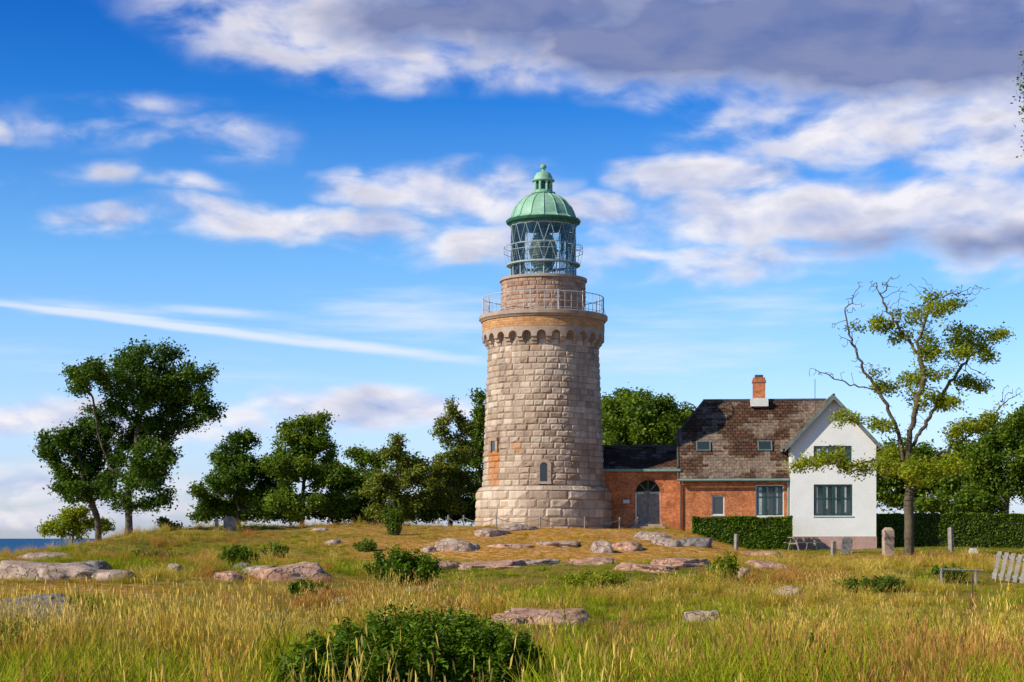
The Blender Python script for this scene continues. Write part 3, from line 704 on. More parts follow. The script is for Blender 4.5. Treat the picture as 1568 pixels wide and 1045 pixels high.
mb.build('door_arch', bpy.data.materials['brick_trim'], HO)
mb = MB(); mb.box(dx - dr, dx + dr, ay + 0.22, ay + 0.24, dzs, dzs + dr); mb.build('fanlight_glass', M_hcore, HO)
mb = MB(); mb.box(dx - dr, dx + dr, ay + 0.12, ay + 0.2, dzs - 0.04, dzs + 0.05)
for t in (0.25, 0.5, 0.75): mb.tube((dx, ay + 0.2, dzs), (dx + dr * math.cos(math.pi * t), ay + 0.2, dzs + dr * math.sin(math.pi * t)), 0.025, n=4)
mb.tube((dx - 0.66, ay + 0.15, dz0), (dx - 0.66, ay + 0.15, dzs), 0.04, n=4); mb.tube((dx + 0.66, ay + 0.15, dz0), (dx + 0.66, ay + 0.15, dzs), 0.04, n=4)
mb.build('door_frame', M_wood, HO)
mb = MB()
mb.box(dx - 0.66, dx - 0.015, ay + 0.16, ay + 0.2, dz0, dzs - 0.05); mb.box(dx + 0.015, dx + 0.66, ay + 0.16, ay + 0.2, dz0, dzs - 0.05)
for s_ in (-1, 1):
    for j in range(9):
        zc = dz0 + 0.1 + j * 0.24
        mb.tube((dx + s_ * 0.05, ay + 0.15, zc + 0.35), (dx + s_ * 0.6, ay + 0.15, zc - 0.1 if zc - 0.1 > dz0 else dz0), 0.018, n=4) if zc + 0.35 < dzs - 0.05 else None
    x0_ = dx + s_ * 0.34
    for z in (dz0 + 0.02, dz0 + 1.0, dzs - 0.2): mb.box(x0_ - 0.3, x0_ + 0.3, ay + 0.13, ay + 0.157, z, z + 0.12)
mb.build('double_door', M_wood, HO)
mb = MB(); mb.box(-3.42, -3.05, ay - 0.03, ay - 0.003, 3.68, 3.88); mb.build('house_sign', M_wpaint, HO)
mb = MB(); mb.box(dx - 1.0, dx + 1.0, ay - 0.9, ay - 0.003, 1.5, 2.33); mb.box(dx - 0.85, dx + 0.85, ay - 0.5, ay - 0.003, 2.333, 2.46); mb.build('door_steps', M_granp, HO)
slab('annex_roof_front', [(ax0 - 0.4, ay - 0.3, 5.68), (-0.23, ay - 0.3, 5.68), (-0.23, 2.8, 7.12), (ax0 - 0.4, 2.8, 7.12)], 0.12, M_roof)
slab('annex_roof_back', [(ax0 - 0.4, 5.4, 5.68), (-0.23, 5.4, 5.68), (-0.23, 2.8, 7.12), (ax0 - 0.4, 2.8, 7.12)], 0.12, M_roof)
mb = MB(); mb.box(ax0 - 0.1, -0.1, ay - 0.42, ay - 0.30, 5.52, 5.66); mb.box(ax0, -0.003, ay - 0.29, ay - 0.003, 5.5, 5.56); mb.build('annex_gutter', M_trim, HO)
mb = MB(); mb.tube((ax0, 2.8, 7.14), (-0.2, 2.8, 7.14), 0.08, n=8); mb.build('annex_ridge', M_lead, HO)

# ------------------------------------------------------------------ foliage machinery
def leaves_mesh(C, size, jitter_up=0.4, aspect=0.6):
    n = len(C)
    nr = rng.normal(size=(n, 3)); nr[:, 2] = np.abs(nr[:, 2]) + jitter_up; nr /= np.linalg.norm(nr, axis=1)[:, None]
    t = rng.normal(size=(n, 3)); t -= nr * (t * nr).sum(1)[:, None]; t /= np.linalg.norm(t, axis=1)[:, None]
    b = np.cross(nr, t)
    s = size * (0.6 + 0.8 * rng.random(n))[:, None]
    fold = nr * s * 0.12
    V = np.stack([C - t * s * 0.5, C + b * s * 0.5 * aspect + fold, C + t * s * 0.5, C - b * s * 0.5 * aspect + fold], 1)
    Q = np.arange(4 * n).reshape(n, 4)
    return V.reshape(-1, 3), Q
def tubes(P0, P1, R0, R1, n=6):
    d = P1 - P0; L = np.linalg.norm(d, axis=1)[:, None]; d = d / np.maximum(L, 1e-6)
    ref = np.where(np.abs(d[:, 2:3]) > 0.9, np.array([[1., 0, 0]]), np.array([[0, 0, 1.]]))
    a = np.cross(d, ref); a /= np.linalg.norm(a, axis=1)[:, None]; b = np.cross(d, a)
    th = np.arange(n) * 2 * math.pi / n
    ring = a[:, None, :] * np.cos(th)[None, :, None] + b[:, None, :] * np.sin(th)[None, :, None]
    V0 = P0[:, None] + ring * R0[:, None, None]; V1 = P1[:, None] + ring * R1[:, None, None]
    V = np.concatenate([V0, V1], 1).reshape(-1, 3)
    m = len(P0); base = (np.arange(m) * 2 * n)[:, None]; i = np.arange(n)[None, :]; j = (i + 1) % n
    Q = np.stack([base + i, base + j, base + j + n, base + i + n], -1).reshape(-1, 4)
    return V, Q
def colonize(trunk, att, step, kill, maxit=160, jit=0.13, pars=None):
    nodes = [np.array(p, float) for p in trunk]; par = list(pars) if pars else [-1] + list(range(len(trunk) - 1))
    A = att.copy(); alive = np.ones(len(A), bool)
    ND = np.array(nodes); d = np.linalg.norm(A[:, None] - ND[None], axis=2); near = d.argmin(1); dist = d.min(1)
    for it in range(maxit):
        if not alive.any(): break
        ids = np.unique(near[alive]); new = []
        for k in ids:
            sel = alive & (near == k); v = A[sel] - nodes[k]; v = v / np.maximum(np.linalg.norm(v, axis=1)[:, None], 1e-6)
            m = v.mean(0) + rng.normal(size=3) * jit; m /= max(np.linalg.norm(m), 1e-6)
            new.append((nodes[k] + m * step, k))
        for p, k in new:
            nodes.append(p); par.append(k); dd = np.linalg.norm(A - p, axis=1)
            up = dd < dist; near[up] = len(nodes) - 1; dist = np.minimum(dist, dd)
        alive &= dist > kill
    return np.array(nodes), np.array(par)
def tree(name, d, base, clusters, leafmat, bark=M_bark, step=0.35, kill=0.5, per=26, leafn=16000, leafsize=0.2, trunk_r=0.22,
         bare=(), trunk_top=0.45, spread=0.28, lean=0.0, depth=1.0, yoff=0.0, twiglevel=5, cs=1.0, expo=0.52, limbs=None, jit=0.13, bareper=16):
    bx = (base - 784) / F * d; bz = float(height(bx, d)) - 0.15
    att = []; flag = []
    for lst, fl in ((clusters, 0), (bare, 1)):
        for c in lst:
            px, py, rx, ry = c[:4]; dy = c[4] if len(c) > 4 else rng.normal() * 0.5 * rx / F * d
            R = rx / F * d * (cs if not fl else 1); H = ry / F * d * (cs if not fl else 1)
            n = max(6, int(per * (R * R * H) ** 0.5 * 0.9)) if not fl else bareper
            v = rng.normal(size=(n, 3)); v /= np.linalg.norm(v, axis=1)[:, None]; v *= (rng.random(n) ** 0.45)[:, None]
            cen = np.array([(px - 784) / F * d, d + dy * depth + yoff, EYE + (823 - py) / F * d])
            att.append(cen + v * np.array([R, R * 0.9 * depth, H])); flag += [fl] * n
    att = np.concatenate(att); flag = np.array(flag)
    zt = att[:, 2].max(); H = (zt - bz) * trunk_top; ntr = max(4, int(H / step))
    tr = [(bx + lean * (i / ntr) + 0.05 * math.sin(i * 0.9) * i / ntr, d + 0.05 * math.cos(i * 0.7), bz + H * i / ntr) for i in range(ntr + 1)]
    pars = [-1] + list(range(len(tr) - 1))
    for lb in (limbs or []):
        pts = [np.array([(q[0] - 784) / F * d, d + (q[2] if len(q) > 2 else 0), EYE + (823 - q[1]) / F * d]) for q in lb]
        k = int(np.argmin([np.linalg.norm(np.array(t) - pts[0]) for t in tr])); cur = np.array(tr[k])
        for q in pts:
            L = np.linalg.norm(q - cur); m = max(1, int(L / step))
            c0 = cur.copy()
            for i in range(1, m + 1):
                p = c0 + (q - c0) * i / m + rng.normal(size=3) * 0.045; tr.append(tuple(p)); pars.append(k); k = len(tr) - 1
            cur = q
    n0 = len(tr)
    nd, par = colonize(tr, att, step, kill, jit=jit, pars=pars)
    cnt = np.zeros(len(nd)); haschild = np.zeros(len(nd), bool); haschild[par[1:]] = True
    cnt[~haschild] = 1
    for i in range(len(nd) - 1, 0, -1): cnt[par[i]] += cnt[i]
    r = trunk_r * (cnt / cnt[0]) ** expo; r = np.maximum(r, 0.011)
    r[0] *= 1.35
    if ntr > 2: r[1] *= 1.1
    ix = np.arange(1, len(nd)); V, Q = tubes(nd[par[ix]], nd[ix], np.minimum(r[par[ix]], r[ix] * 1.6), r[ix], 6)
    root = empty(name, (bx, d, bz))
    off = np.array([bx, d, bz])
    me = mesh_np('trunk_and_limbs', V - off, Q, [bark], smooth=True); link(bpy.data.objects.new('trunk_and_limbs', me), root)
    dd = np.stack([np.linalg.norm(att - p, axis=1) for p in nd]); nf = flag[dd.argmin(1)]
    cand = np.where((cnt <= twiglevel) & (nf == 0) & (np.arange(len(nd)) >= n0))[0]
    if len(cand) and leafn:
        w = rng.random(len(cand)) ** 1.5 + 0.15; w /= w.sum()
        pick = rng.choice(cand, leafn, p=w)
        C = nd[pick] + rng.normal(size=(leafn, 3)) * spread * np.array([1, 1, 0.75])
        C[:, 2] = np.maximum(C[:, 2], bz + 0.1)
        V, Q = leaves_mesh(C, leafsize)
        tw = rng.random(len(nd)); rn = np.clip(0.5 * tw[pick] + 0.5 * rng.random(leafn), 0, 1)
        me = mesh_np('foliage', V - off, Q, [leafmat], face_attrs={'rnd': rn}); link(bpy.data.objects.new('foliage', me), root)
    return root

# left pair
tree('oak_tree', 92, 197, [(225, 538, 50, 18), (150, 578, 44, 20), (185, 555, 38, 18), (292, 572, 46, 18), (215, 600, 60, 24), (312, 625, 28, 30), (160, 625, 40, 20), (205, 575, 55, 22), (250, 575, 46, 20),
     (255, 645, 54, 26), (205, 660, 54, 26), (240, 700, 44, 26), (238, 745, 40, 26), (185, 720, 34, 30), (262, 605, 46, 22), (120, 570, 16, 10), (325, 572, 14, 10), (210, 630, 50, 24), (248, 772, 20, 8), (130, 600, 22, 10), (175, 760, 24, 18), (222, 725, 40, 24)],
     L_dark, leafn=42000, leafsize=0.18, trunk_r=0.2, spread=0.25, trunk_top=0.3)
tree('oak_tree', 94, 150, [(105, 672, 40, 22), (85, 695, 22, 20), (130, 650, 38, 14), (120, 715, 46, 24), (105, 750, 32, 24), (160, 690, 36, 26), (150, 745, 38, 24), (70, 680, 8, 8)],
     L_dark, leafn=19000, leafsize=0.18, trunk_r=0.18, spread=0.24, trunk_top=0.2)
tree('hawthorn_bush', 95, 112, [(110, 800, 38, 16), (85, 812, 25, 10), (130, 785, 28, 14), (160, 808, 20, 10)], L_yel, leafn=6500, leafsize=0.16, trunk_r=0.06, spread=0.22, trunk_top=0.25, per=40)
tree('hawthorn_bush', 96, 255, [(255, 805, 22, 7), (245, 796, 12, 8)], L_mid, leafn=1800, leafsize=0.15, trunk_r=0.05, spread=0.15, trunk_top=0.25, per=40)
# middle copse
tree('ash_tree', 110, 365, [(380, 672, 28, 12), (350, 700, 36, 14), (400, 715, 40, 18), (345, 745, 40, 18), (395, 762, 45, 22), (325, 775, 22, 12), (365, 720, 40, 22)], L_dark, leafn=22000, leafsize=0.2, spread=0.25, trunk_r=0.16, trunk_top=0.3, cs=1.08)
tree('ash_tree', 108, 462, [(470, 646, 36, 9), (448, 668, 36, 12), (488, 680, 32, 16), (440, 715, 42, 20), (492, 730, 38, 22), (455, 770, 50, 22), (510, 770, 30, 22), (465, 700, 40, 20)], L_mid, leafn=26000, leafsize=0.2, spread=0.25, trunk_r=0.16, trunk_top=0.3, cs=1.08)
tree('ash_tree', 114, 548, [(548, 695, 28, 12), (530, 730, 34, 20), (565, 745, 34, 24), (545, 780, 45, 18), (575, 705, 20, 14), (515, 710, 16, 18)], L_mid, leafn=14000, leafsize=0.2, spread=0.26, trunk_r=0.12, trunk_top=0.3, cs=1.1)
tree('ash_tree', 107, 612, [(612, 672, 14, 9), (600, 700, 26, 16), (628, 720, 28, 20), (590, 745, 32, 22), (630, 770, 35, 22), (590, 785, 35, 12)], L_olive, leafn=18000, leafsize=0.18, spread=0.24, trunk_r=0.12, trunk_top=0.4, cs=1.1)
tree('poplar_tree', 110, 690, [(690, 612, 10, 10), (694, 640, 17, 14), (688, 670, 24, 16), (712, 690, 24, 18), (684, 715, 30, 20), (715, 740, 28, 22), (685, 765, 35, 22), (722, 655, 12, 20), (655, 740, 22, 22)], L_olive, leafn=18000, leafsize=0.17, spread=0.22, trunk_r=0.13, trunk_top=0.6)
tree('poplar_tree', 118, 735, [(735, 645, 16, 28), (732, 610, 7, 10), (725, 690, 30, 30), (745, 740, 30, 30), (740, 780, 40, 20)], L_mid, leafn=14000, leafsize=0.22, spread=0.26, trunk_r=0.13, trunk_top=0.5)
tree('thicket', 113, 520, [(320, 790, 20, 8), (360, 790, 30, 12), (410, 785, 35, 16), (460, 788, 35, 14), (510, 783, 35, 18), (560, 785, 35, 18), (610, 788, 35, 14), (660, 782, 38, 20), (710, 782, 38, 20), (655, 745, 26, 24), (515, 745, 28, 28), (420, 755, 34, 22), (570, 750, 30, 26), (640, 715, 14, 18), (425, 725, 26, 20), (700, 740, 30, 26)],
     L_dark, leafn=40000, leafsize=0.21, spread=0.3, trunk_r=0.06, trunk_top=0.1, per=26)
# behind annex
tree('maple_tree', 128, 990, [(945, 620, 28, 16), (985, 614, 40, 14), (1025, 632, 38, 14), (960, 650, 45, 24), (1010, 665, 45, 24), (930, 690, 35, 30), (990, 695, 50, 22), (1055, 645, 28, 22)], L_mid, leafn=32000, leafsize=0.25, spread=0.32, trunk_r=0.25, trunk_top=0.3, cs=1.08)
tree('maple_tree', 135, 925, [(930, 632, 30, 24), (910, 670, 30, 25), (935, 720, 40, 30), (1030, 700, 60, 35), (985, 660, 40, 26), (1060, 680, 30, 26)], L_dark, leafn=18000, leafsize=0.3, spread=0.4, trunk_r=0.2, trunk_top=0.3)
# right hand wood
tree('lime_tree', 122, 1450, [(1370, 690, 35, 20), (1420, 700, 40, 20), (1475, 695, 45, 20), (1400, 745, 55, 26), (1470, 745, 55, 26), (1440, 775, 60, 15), (1360, 760, 30, 25), (1345, 715, 26, 25), (1430, 720, 60, 26)], L_mid, leafn=32000, leafsize=0.25, spread=0.32, trunk_r=0.25, trunk_top=0.3, cs=1.08)
tree('lime_tree', 116, 1540, [(1535, 665, 40, 14), (1570, 645, 30, 16), (1520, 700, 45, 22), (1575, 700, 45, 24), (1540, 745, 50, 26), (1600, 740, 50, 30), (1500, 770, 40, 18), (1545, 715, 50, 28)], L_mid, leafn=32000, leafsize=0.24, spread=0.3, trunk_r=0.25, trunk_top=0.3, cs=1.08)
# sparse ash in front of the house
tree('old_ash_tree', 80, 1392, [(1440, 472, 44, 20), (1478, 510, 42, 18), (1528, 515, 30, 9), (1450, 545, 46, 16), (1400, 520, 34, 12), (1355, 500, 30, 12), (1378, 588, 38, 12), (1500, 590, 36, 10),
     (1515, 640, 30, 14), (1475, 655, 40, 12), (1300, 640, 30, 12), (1240, 712, 40, 10), (1275, 688, 20, 8), (1325, 718, 40, 14), (1375, 695, 34, 10), (1405, 728, 46, 14), (1450, 722, 40, 12), (1440, 615, 36, 12), (1345, 565, 20, 8), (1395, 480, 26, 12), (1505, 550, 26, 12), (1420, 575, 36, 10), (1350, 655, 24, 8)],
     L_yel, bark=M_barkp, leafn=22000, leafsize=0.15, trunk_r=0.235, spread=0.2, trunk_top=0.32, step=0.22, kill=0.32, per=34, twiglevel=5, expo=0.58, jit=0.35, bareper=46,
     limbs=[[(1386, 715), (1372, 650), (1345, 600), (1318, 555), (1300, 505, 0.3), (1296, 470, 0.4)], [(1388, 712), (1395, 640, -.4), (1412, 585, -.5), (1403, 520, -.5), (1422, 465, -.6)],
            [(1388, 700), (1425, 640, .5), (1455, 590, .6), (1490, 545, .7), (1525, 520, .8)], [(1386, 720), (1350, 705, -.4), (1300, 712, -.7), (1240, 708, -.8)], [(1390, 725), (1430, 700, .3), (1480, 672, .4), (1520, 645, .5)],
            [(1345, 600), (1300, 590, -.3), (1262, 573, -.4), (1240, 568, -.4)], [(1372, 650), (1340, 640, .6), (1300, 640, .8)], [(1405, 540), (1370, 490, .3), (1345, 440, .4)]],
     bare=[(1305, 470, 26, 32), (1340, 440, 42, 16), (1290, 515, 20, 28), (1400, 440, 40, 16), (1255, 574, 24, 9), (1320, 560, 26, 18), (1475, 450, 34, 18), (1545, 600, 24, 14), (1430, 500, 44, 30), (1370, 475, 34, 24), (1430, 450, 30, 20), (1480, 560, 40, 16), (1400, 640, 40, 30), (1275, 500, 8, 14)])
# branch ends of a neighbouring tree just to the right
tree('beech_tree', 45, 1700, [(1590, 100, 26, 14), (1590, 235, 26, 14), (1640, 60, 60, 50), (1680, 200, 60, 60), (1700, 350, 60, 60), (1578, 185, 8, 5), (1576, 85, 11, 7), (1579, 240, 12, 8)], L_olive, leafn=12000, leafsize=0.09, trunk_r=0.16, spread=0.12, trunk_top=0.5, per=50, step=0.16, kill=0.2, jit=0.2)

# meadow shrubs
def shrub(name, px, py, wpx, hpx, mat, n, ls, aspect=0.5, k=9, lift=0.15):
    x, d, z = survey(px, py, lift); w = wpx / F * d / 2; h = hpx / F * d + lift
    C = []; seg0 = []; seg1 = []; RN = []
    for i in range(k * 6):
        a = rng.random() * 6.283; t = math.sqrt(rng.random()); tip = np.array([math.cos(a) * w * t, math.sin(a) * w * 0.7 * t, h * (0.55 + 0.45 * rng.random()) * (1 - 0.4 * t * t)])
        b = np.array([math.cos(a) * w * t * 0.45, math.sin(a) * w * 0.4 * t, -0.05])
        seg0.append(b); seg1.append(tip); m = max(4, n // (k * 6)); s = rng.random(m) ** 0.6
        C.append(b + (tip - b) * s[:, None] + rng.normal(size=(m, 3)) * np.array([w, w, h]) * 0.06); RN.append(np.clip(0.5 * rng.random() + 0.5 * rng.random(m), 0, 1))
    C = np.concatenate(C); C[:, 2] = np.maximum(C[:, 2], 0.0)
    root = empty(name, (x, d, z))
    V, Q = leaves_mesh(C, ls, 0.5, aspect)
    me = mesh_np('foliage', V, Q, [mat], face_attrs={'rnd': np.concatenate(RN)}); link(bpy.data.objects.new('foliage', me), root)
    V, Q = tubes(np.array(seg0), np.array(seg1), np.full(len(seg0), 0.012), np.full(len(seg0), 0.004), 4)
    me = mesh_np('stems', V, Q, [M_bark]); link(bpy.data.objects.new('stems', me), root)
    return x, d, w
SH = []
SH.append(shrub('juniper_bush', 645, 1018, 310, 92, L_jun, 40000, 0.065, 0.35, 18, 0.3))
SH.append(shrub('juniper_bush', 520, 1028, 200, 64, L_jun, 22000, 0.065, 0.35, 12, 0.3))
SH.append(shrub('juniper_bush', 755, 1020, 150, 66, L_jun, 19000, 0.065, 0.35, 12, 0.3))
SH.append(shrub('briar_bush', 615, 885, 120, 50, L_jun, 8000, 0.10, lift=0.2))
SH.append(shrub('briar_bush', 365, 860, 60, 28, L_jun, 3500, 0.12, lift=0.2))
SH.append(shrub('briar_bush', 420, 846, 45, 16, L_mid, 1800, 0.12, lift=0.2))
SH.append(shrub('briar_bush', 1112, 880, 45, 40, L_yel, 1800, 0.12, lift=0.2))
SH.append(shrub('briar_bush', 1450, 885, 60, 25, L_mid, 1500, 0.12, lift=0.2))
SH.append(shrub('briar_bush', 40, 985, 120, 40, L_mid, 6000, 0.06, lift=0.25))
SH.append(shrub('briar_bush', 560, 838, 40, 14, L_mid, 1200, 0.12, lift=0.2))
SH.append(shrub('briar_bush', 120, 925, 110, 16, L_yel, 4000, 0.07, lift=0.2))
SH.append(shrub('briar_bush', 905, 890, 130, 18, L_yel, 5000, 0.09, lift=0.2))
SH.append(shrub('briar_bush', 1330, 895, 120, 16, L_mid, 4500, 0.09, lift=0.2))
SH.append(shrub('briar_bush', 240, 850, 90, 10, L_mid, 3000, 0.11, lift=0.2))
SH.append(shrub('briar_bush', 470, 900, 70, 14, L_jun, 2500, 0.1, lift=0.2))
SH.append(shrub('briar_bush', 1240, 1000, 80, 30, L_mid, 3500, 0.06, lift=0.25))
SH.append(shrub('briar_bush', 230, 975, 80, 26, L_mid, 3500, 0.06, lift=0.25))
shrub('sapling', 603, 815, 34, 55, L_jun, 1600, 0.14)

def hedge(name, x0, x1, y0, y1, z0, z1, n, rz=0.0, mat=None):
    cx, cy = (x0 + x1) / 2, (y0 + y1) / 2; root = empty(name, (cx, cy, 0), rz)
    hx, hy = (x1 - x0) / 2, (y1 - y0) / 2
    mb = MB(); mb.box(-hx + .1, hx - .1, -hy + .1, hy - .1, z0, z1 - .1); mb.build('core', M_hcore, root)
    P = []
    areas = np.array([2 * hx * (z1 - z0), 2 * hx * 2 * hy, 2 * hy * (z1 - z0), 2 * hy * (z1 - z0)]); ns = (n * areas / areas.sum()).astype(int)
    u = lambda m, a, b: a + (b - a) * rng.random(m)
    P.append(np.stack([u(ns[0], -hx, hx), -hy + np.abs(rng.normal(size=ns[0])) * 0.07, u(ns[0], z0, z1)], 1))
    P.append(np.stack([u(ns[1], -hx, hx), u(ns[1], -hy, hy), z1 - np.abs(rng.normal(size=ns[1])) * 0.07], 1))
    P.append(np.stack([-hx + np.abs(rng.normal(size=ns[2])) * 0.06, u(ns[2], -hy, hy), u(ns[2], z0, z1)], 1))
    P.append(np.stack([hx - np.abs(rng.normal(size=ns[3])) * 0.06, u(ns[3], -hy, hy), u(ns[3], z0, z1)], 1))
    C = np.concatenate(P); wob = (fbm(C[:, 0] + 40, C[:, 2] * 2, 0.9, 3) - 0.5) * 0.26
    C[:, 2] += wob * (C[:, 2] - z0) / (z1 - z0); C[:, 1] -= wob * 0.8
    V, Q = leaves_mesh(C, 0.11, 0.3, 0.7)
    me = mesh_np('foliage', V, Q, [mat or L_jun], face_attrs={'rnd': rng.random(len(Q))}); link(bpy.data.objects.new('foliage', me), root)
hedge('clipped_hedge', 10.2, 15.75, 96.0, 97.2, 1.0, 2.85, 14000, HA)
hedge('clipped_hedge', 21.3, 40, 99.6, 100.8, 0.7, 3.1, 32000, 0, L_mid)

# ------------------------------------------------------------------ boulders
BO = []
def rock_at(x, y, w, dep, h, mat, bury=0.0):
    z = float(height(x, y)) - bury
    bm = bmesh.new(); bmesh.ops.create_icosphere(bm, subdivisions=5 if w > 0.8 else 4, radius=1.0)
    o1 = rng.random(3) * 50
    cuts = [Vector(rng.normal(size=3)).normalized() for _ in range(10)]
    tz = Vector((rng.normal() * 0.10, rng.normal() * 0.08 - 0.06, 1)).normalized()
    for v in bm.verts:
        p = v.co.copy()
        for c in cuts:
            if c.z < -0.2: continue
            t = p.dot(c) - 0.78
            if t > 0: p -= c * t * 0.85
        t = p.dot(tz) - 0.55
        if t > 0: p -= tz * t * 0.7
        q = p + Vector(o1)
        p *= 1 + 0.26 * mn.noise(q * 1.1) + 0.12 * mn.noise(q * 2.6) + 0.05 * mn.noise(q * 6) + 0.02 * mn.noise(q * 14)
        v.co = Vector((p.x * w, p.y * dep, p.z * h * 1.3))
    me = bpy.data.meshes.new('granite_boulder'); bm.to_mesh(me); bm.free(); me.materials.append(mat)
    me.polygons.foreach_set('use_smooth', [True] * len(me.polygons))
    o = bpy.data.objects.new('granite_boulder', me); o.location = (x, y, z); o.rotation_euler = (rng.normal() * 0.05, rng.normal() * 0.05, 0); link(o)
    BO.append((x, y, w, dep))
def boulder(px, py, wpx, hpx, mat):
    far = py < 850
    lift = 0.04 if far else 0.12
    x, d, z = survey(px, py, lift); w = wpx / F * d / 2 * 1.2; h = hpx / F * d * 0.78 + lift * 0.9
    dep = w * (0.75 + 0.4 * rng.random()); y = d + dep * 0.6
    rock_at(x, y, w, dep, h, mat, max(0, float(height(x, y)) - z - 0.03))
    if wpx > 60:
        for i in range(rng.integers(1, 3)):
            f = 0.2 + 0.25 * rng.random(); sx = x + (rng.random() * 2 - 1) * w * 1.4; sy = y - dep * 0.2 - rng.random() * dep * 0.8
            rock_at(sx, sy, w * f, w * f * (0.7 + 0.5 * rng.random()), h * (0.3 + 0.35 * rng.random()), mat)
for b in [(70, 880, 150, 27, M_rock), (10, 876, 90, 16, M_rock), (135, 868, 60, 9, M_rockg), (60, 852, 70, 7, M_rock), (30, 942, 140, 34, M_rockg), (135, 955, 90, 9, M_rockp),
          (440, 882, 112, 26, M_rockp), (395, 874, 50, 12, M_rock), (370, 868, 26, 9, M_rockg), (185, 878, 32, 8, M_rock), (265, 868, 22, 7, M_rock),
          (705, 842, 70, 18, M_rock), (665, 868, 66, 13, M_rockp), (750, 820, 50, 13, M_rock), (790, 812, 54, 13, M_rock), (745, 866, 120, 8, M_rockp), (815, 860, 70, 6, M_rock), (780, 838, 60, 6, M_rockp),
          (922, 845, 34, 22, M_rock), (958, 840, 44, 14, M_rockp), (1000, 828, 58, 16, M_rock), (1065, 836, 54, 16, M_rockg), (1020, 834, 40, 12, M_rock),
          (905, 862, 68, 13, M_rockp), (1000, 870, 90, 7, M_rockp), (1050, 862, 80, 9, M_rockp), (1135, 880, 28, 19, M_rock), (855, 835, 60, 7, M_rock),
          (1205, 905, 44, 9, M_rock), (825, 945, 125, 13, M_rockp), (1073, 946, 48, 20, M_rock), (525, 918, 30, 8, M_rock), (1170, 850, 60, 8, M_rockp),
          (1180, 866, 56, 8, M_rockp), (510, 832, 26, 6, M_rock), (640, 903, 50, 6, M_rock), (490, 812, 26, 5, M_rock)]:
    boulder(*b)

# ------------------------------------------------------------------ small furniture
def post(name, px, pyb, pyt, r, mat=M_wood, square=True):
    x, d, z = survey(px, pyb); h = (pyb - pyt) / F * d
    mb = MB()
    if square:
        mb.box(-r, r, -r, r, -0.3, h - r * 0.6)
        P = [(-r, -r), (r, -r), (r, r), (-r, r)]; zz = h - r * 0.6
        for i in range(4):
            a, b = P[i], P[(i + 1) % 4]; mb.face([(a[0], a[1], zz), (b[0], b[1], zz), (b[0] * .5, b[1] * .5, h), (a[0] * .5, a[1] * .5, h)])
        mb.face([(p[0] * .5, p[1] * .5, h) for p in P])
    else: mb.tube((0, 0, -0.3), (0, 0, h * 0.5), r, r * 0.9, 8); mb.tube((0, 0, h * 0.5), (0, 0, h), r * 0.9, r * 0.8, 8, caps=True)
    o = mb.build(name, mat); o.location = (x, d, z); o.rotation_euler = (rng.normal() * 0.03, rng.normal() * 0.03, rng.random())
    return o
post('stone_gatepost', 1360, 850, 808, 0.24, M_granp)
post('stone_gatepost', 1296, 848, 822, 0.26, M_rockg)
post('wooden_post', 1276, 852, 828, 0.10); post('wooden_post', 1127, 842, 818, 0.08); post('wooden_post', 1456, 845, 808, 0.10); post('wooden_post', 1148, 838, 826, 0.07)
post('wooden_post', 1489, 950, 880, 0.022, M_pipe, False)
post('stone_gatepost', 352, 812, 791, 0.24, M_rock); post('wooden_post', 332, 812, 793, 0.10)
CF = empty('chain_fence', (TX, TY, 0))
mb = MB(); pts = []
for i, a in enumerate(np.linspace(-math.pi * 0.95, -math.pi * 0.08, 7)):
    x, y = 5.6 * math.cos(a), 5.0 * math.sin(a); z = float(height(TX + x, TY + y)); pts.append((x, y, z))
    mb.tube((x, y, z - 0.3), (x, y, z + 0.6), 0.045, 0.04, 8, caps=True); mb.tube((x, y, z + 0.6), (x, y, z + 0.67), 0.06, 0.03, 8, caps=True)
mb.build('posts', M_wood, CF); mb = MB()
for p, q in zip(pts[:-1], pts[1:]):
    last = None
    for t in np.linspace(0, 1, 13):
        c = (p[0] + (q[0] - p[0]) * t, p[1] + (q[1] - p[1]) * t, p[2] + (q[2] - p[2]) * t + 0.55 - 4 * 0.25 * t * (1 - t))
        if last: mb.tube(last, c, 0.02, n=5)
        last = c
mb.build('chain', M_iron, CF)
x, d, z = 16.05, 94.5, float(height(16.05, 94.5)); PT = empty('picnic_table', (x, d, z), 0.3)
mb = MB()
for i in range(5): mb.box(-0.75, 0.75, -0.36 + i * 0.145, -0.36 + i * 0.145 + 0.13, 0.70, 0.74)
for s_ in (-1, 1):
    for j in range(2): mb.box(-0.75, 0.75, s_ * 0.68 - 0.14 + j * 0.15, s_ * 0.68 - 0.01 + j * 0.15, 0.42, 0.46)
    xx = s_ * 0.55
    mb.tube((xx, -0.25, 0.69), (xx, -0.65, 0), 0.045, n=4); mb.tube((xx, 0.25, 0.69), (xx, 0.65, 0), 0.045, n=4); mb.tube((xx, -0.75, 0.38), (xx, 0.75, 0.38), 0.04, n=4)
mb.build('boards', M_wood, PT)
x, d, z = survey(1556, 893); SB = empty('slatted_fence_panel', (x, d, z), -0.4)
mb = MB()
for i in range(8): mb.box(-0.75 + i * 0.21, -0.75 + i * 0.21 + 0.13, -0.015, 0.015, 0.0, 1.0)
for zz in (0.15, 0.8): mb.box(-0.78, 0.9, 0.018, 0.06, zz, zz + 0.09)
o = mb.build('slats', M_wood, SB); o.rotation_euler = (-0.5, 0.15, 0)
x, d, z = survey(1468, 895); RB = empty('low_rail', (x, d, z), 0.1)
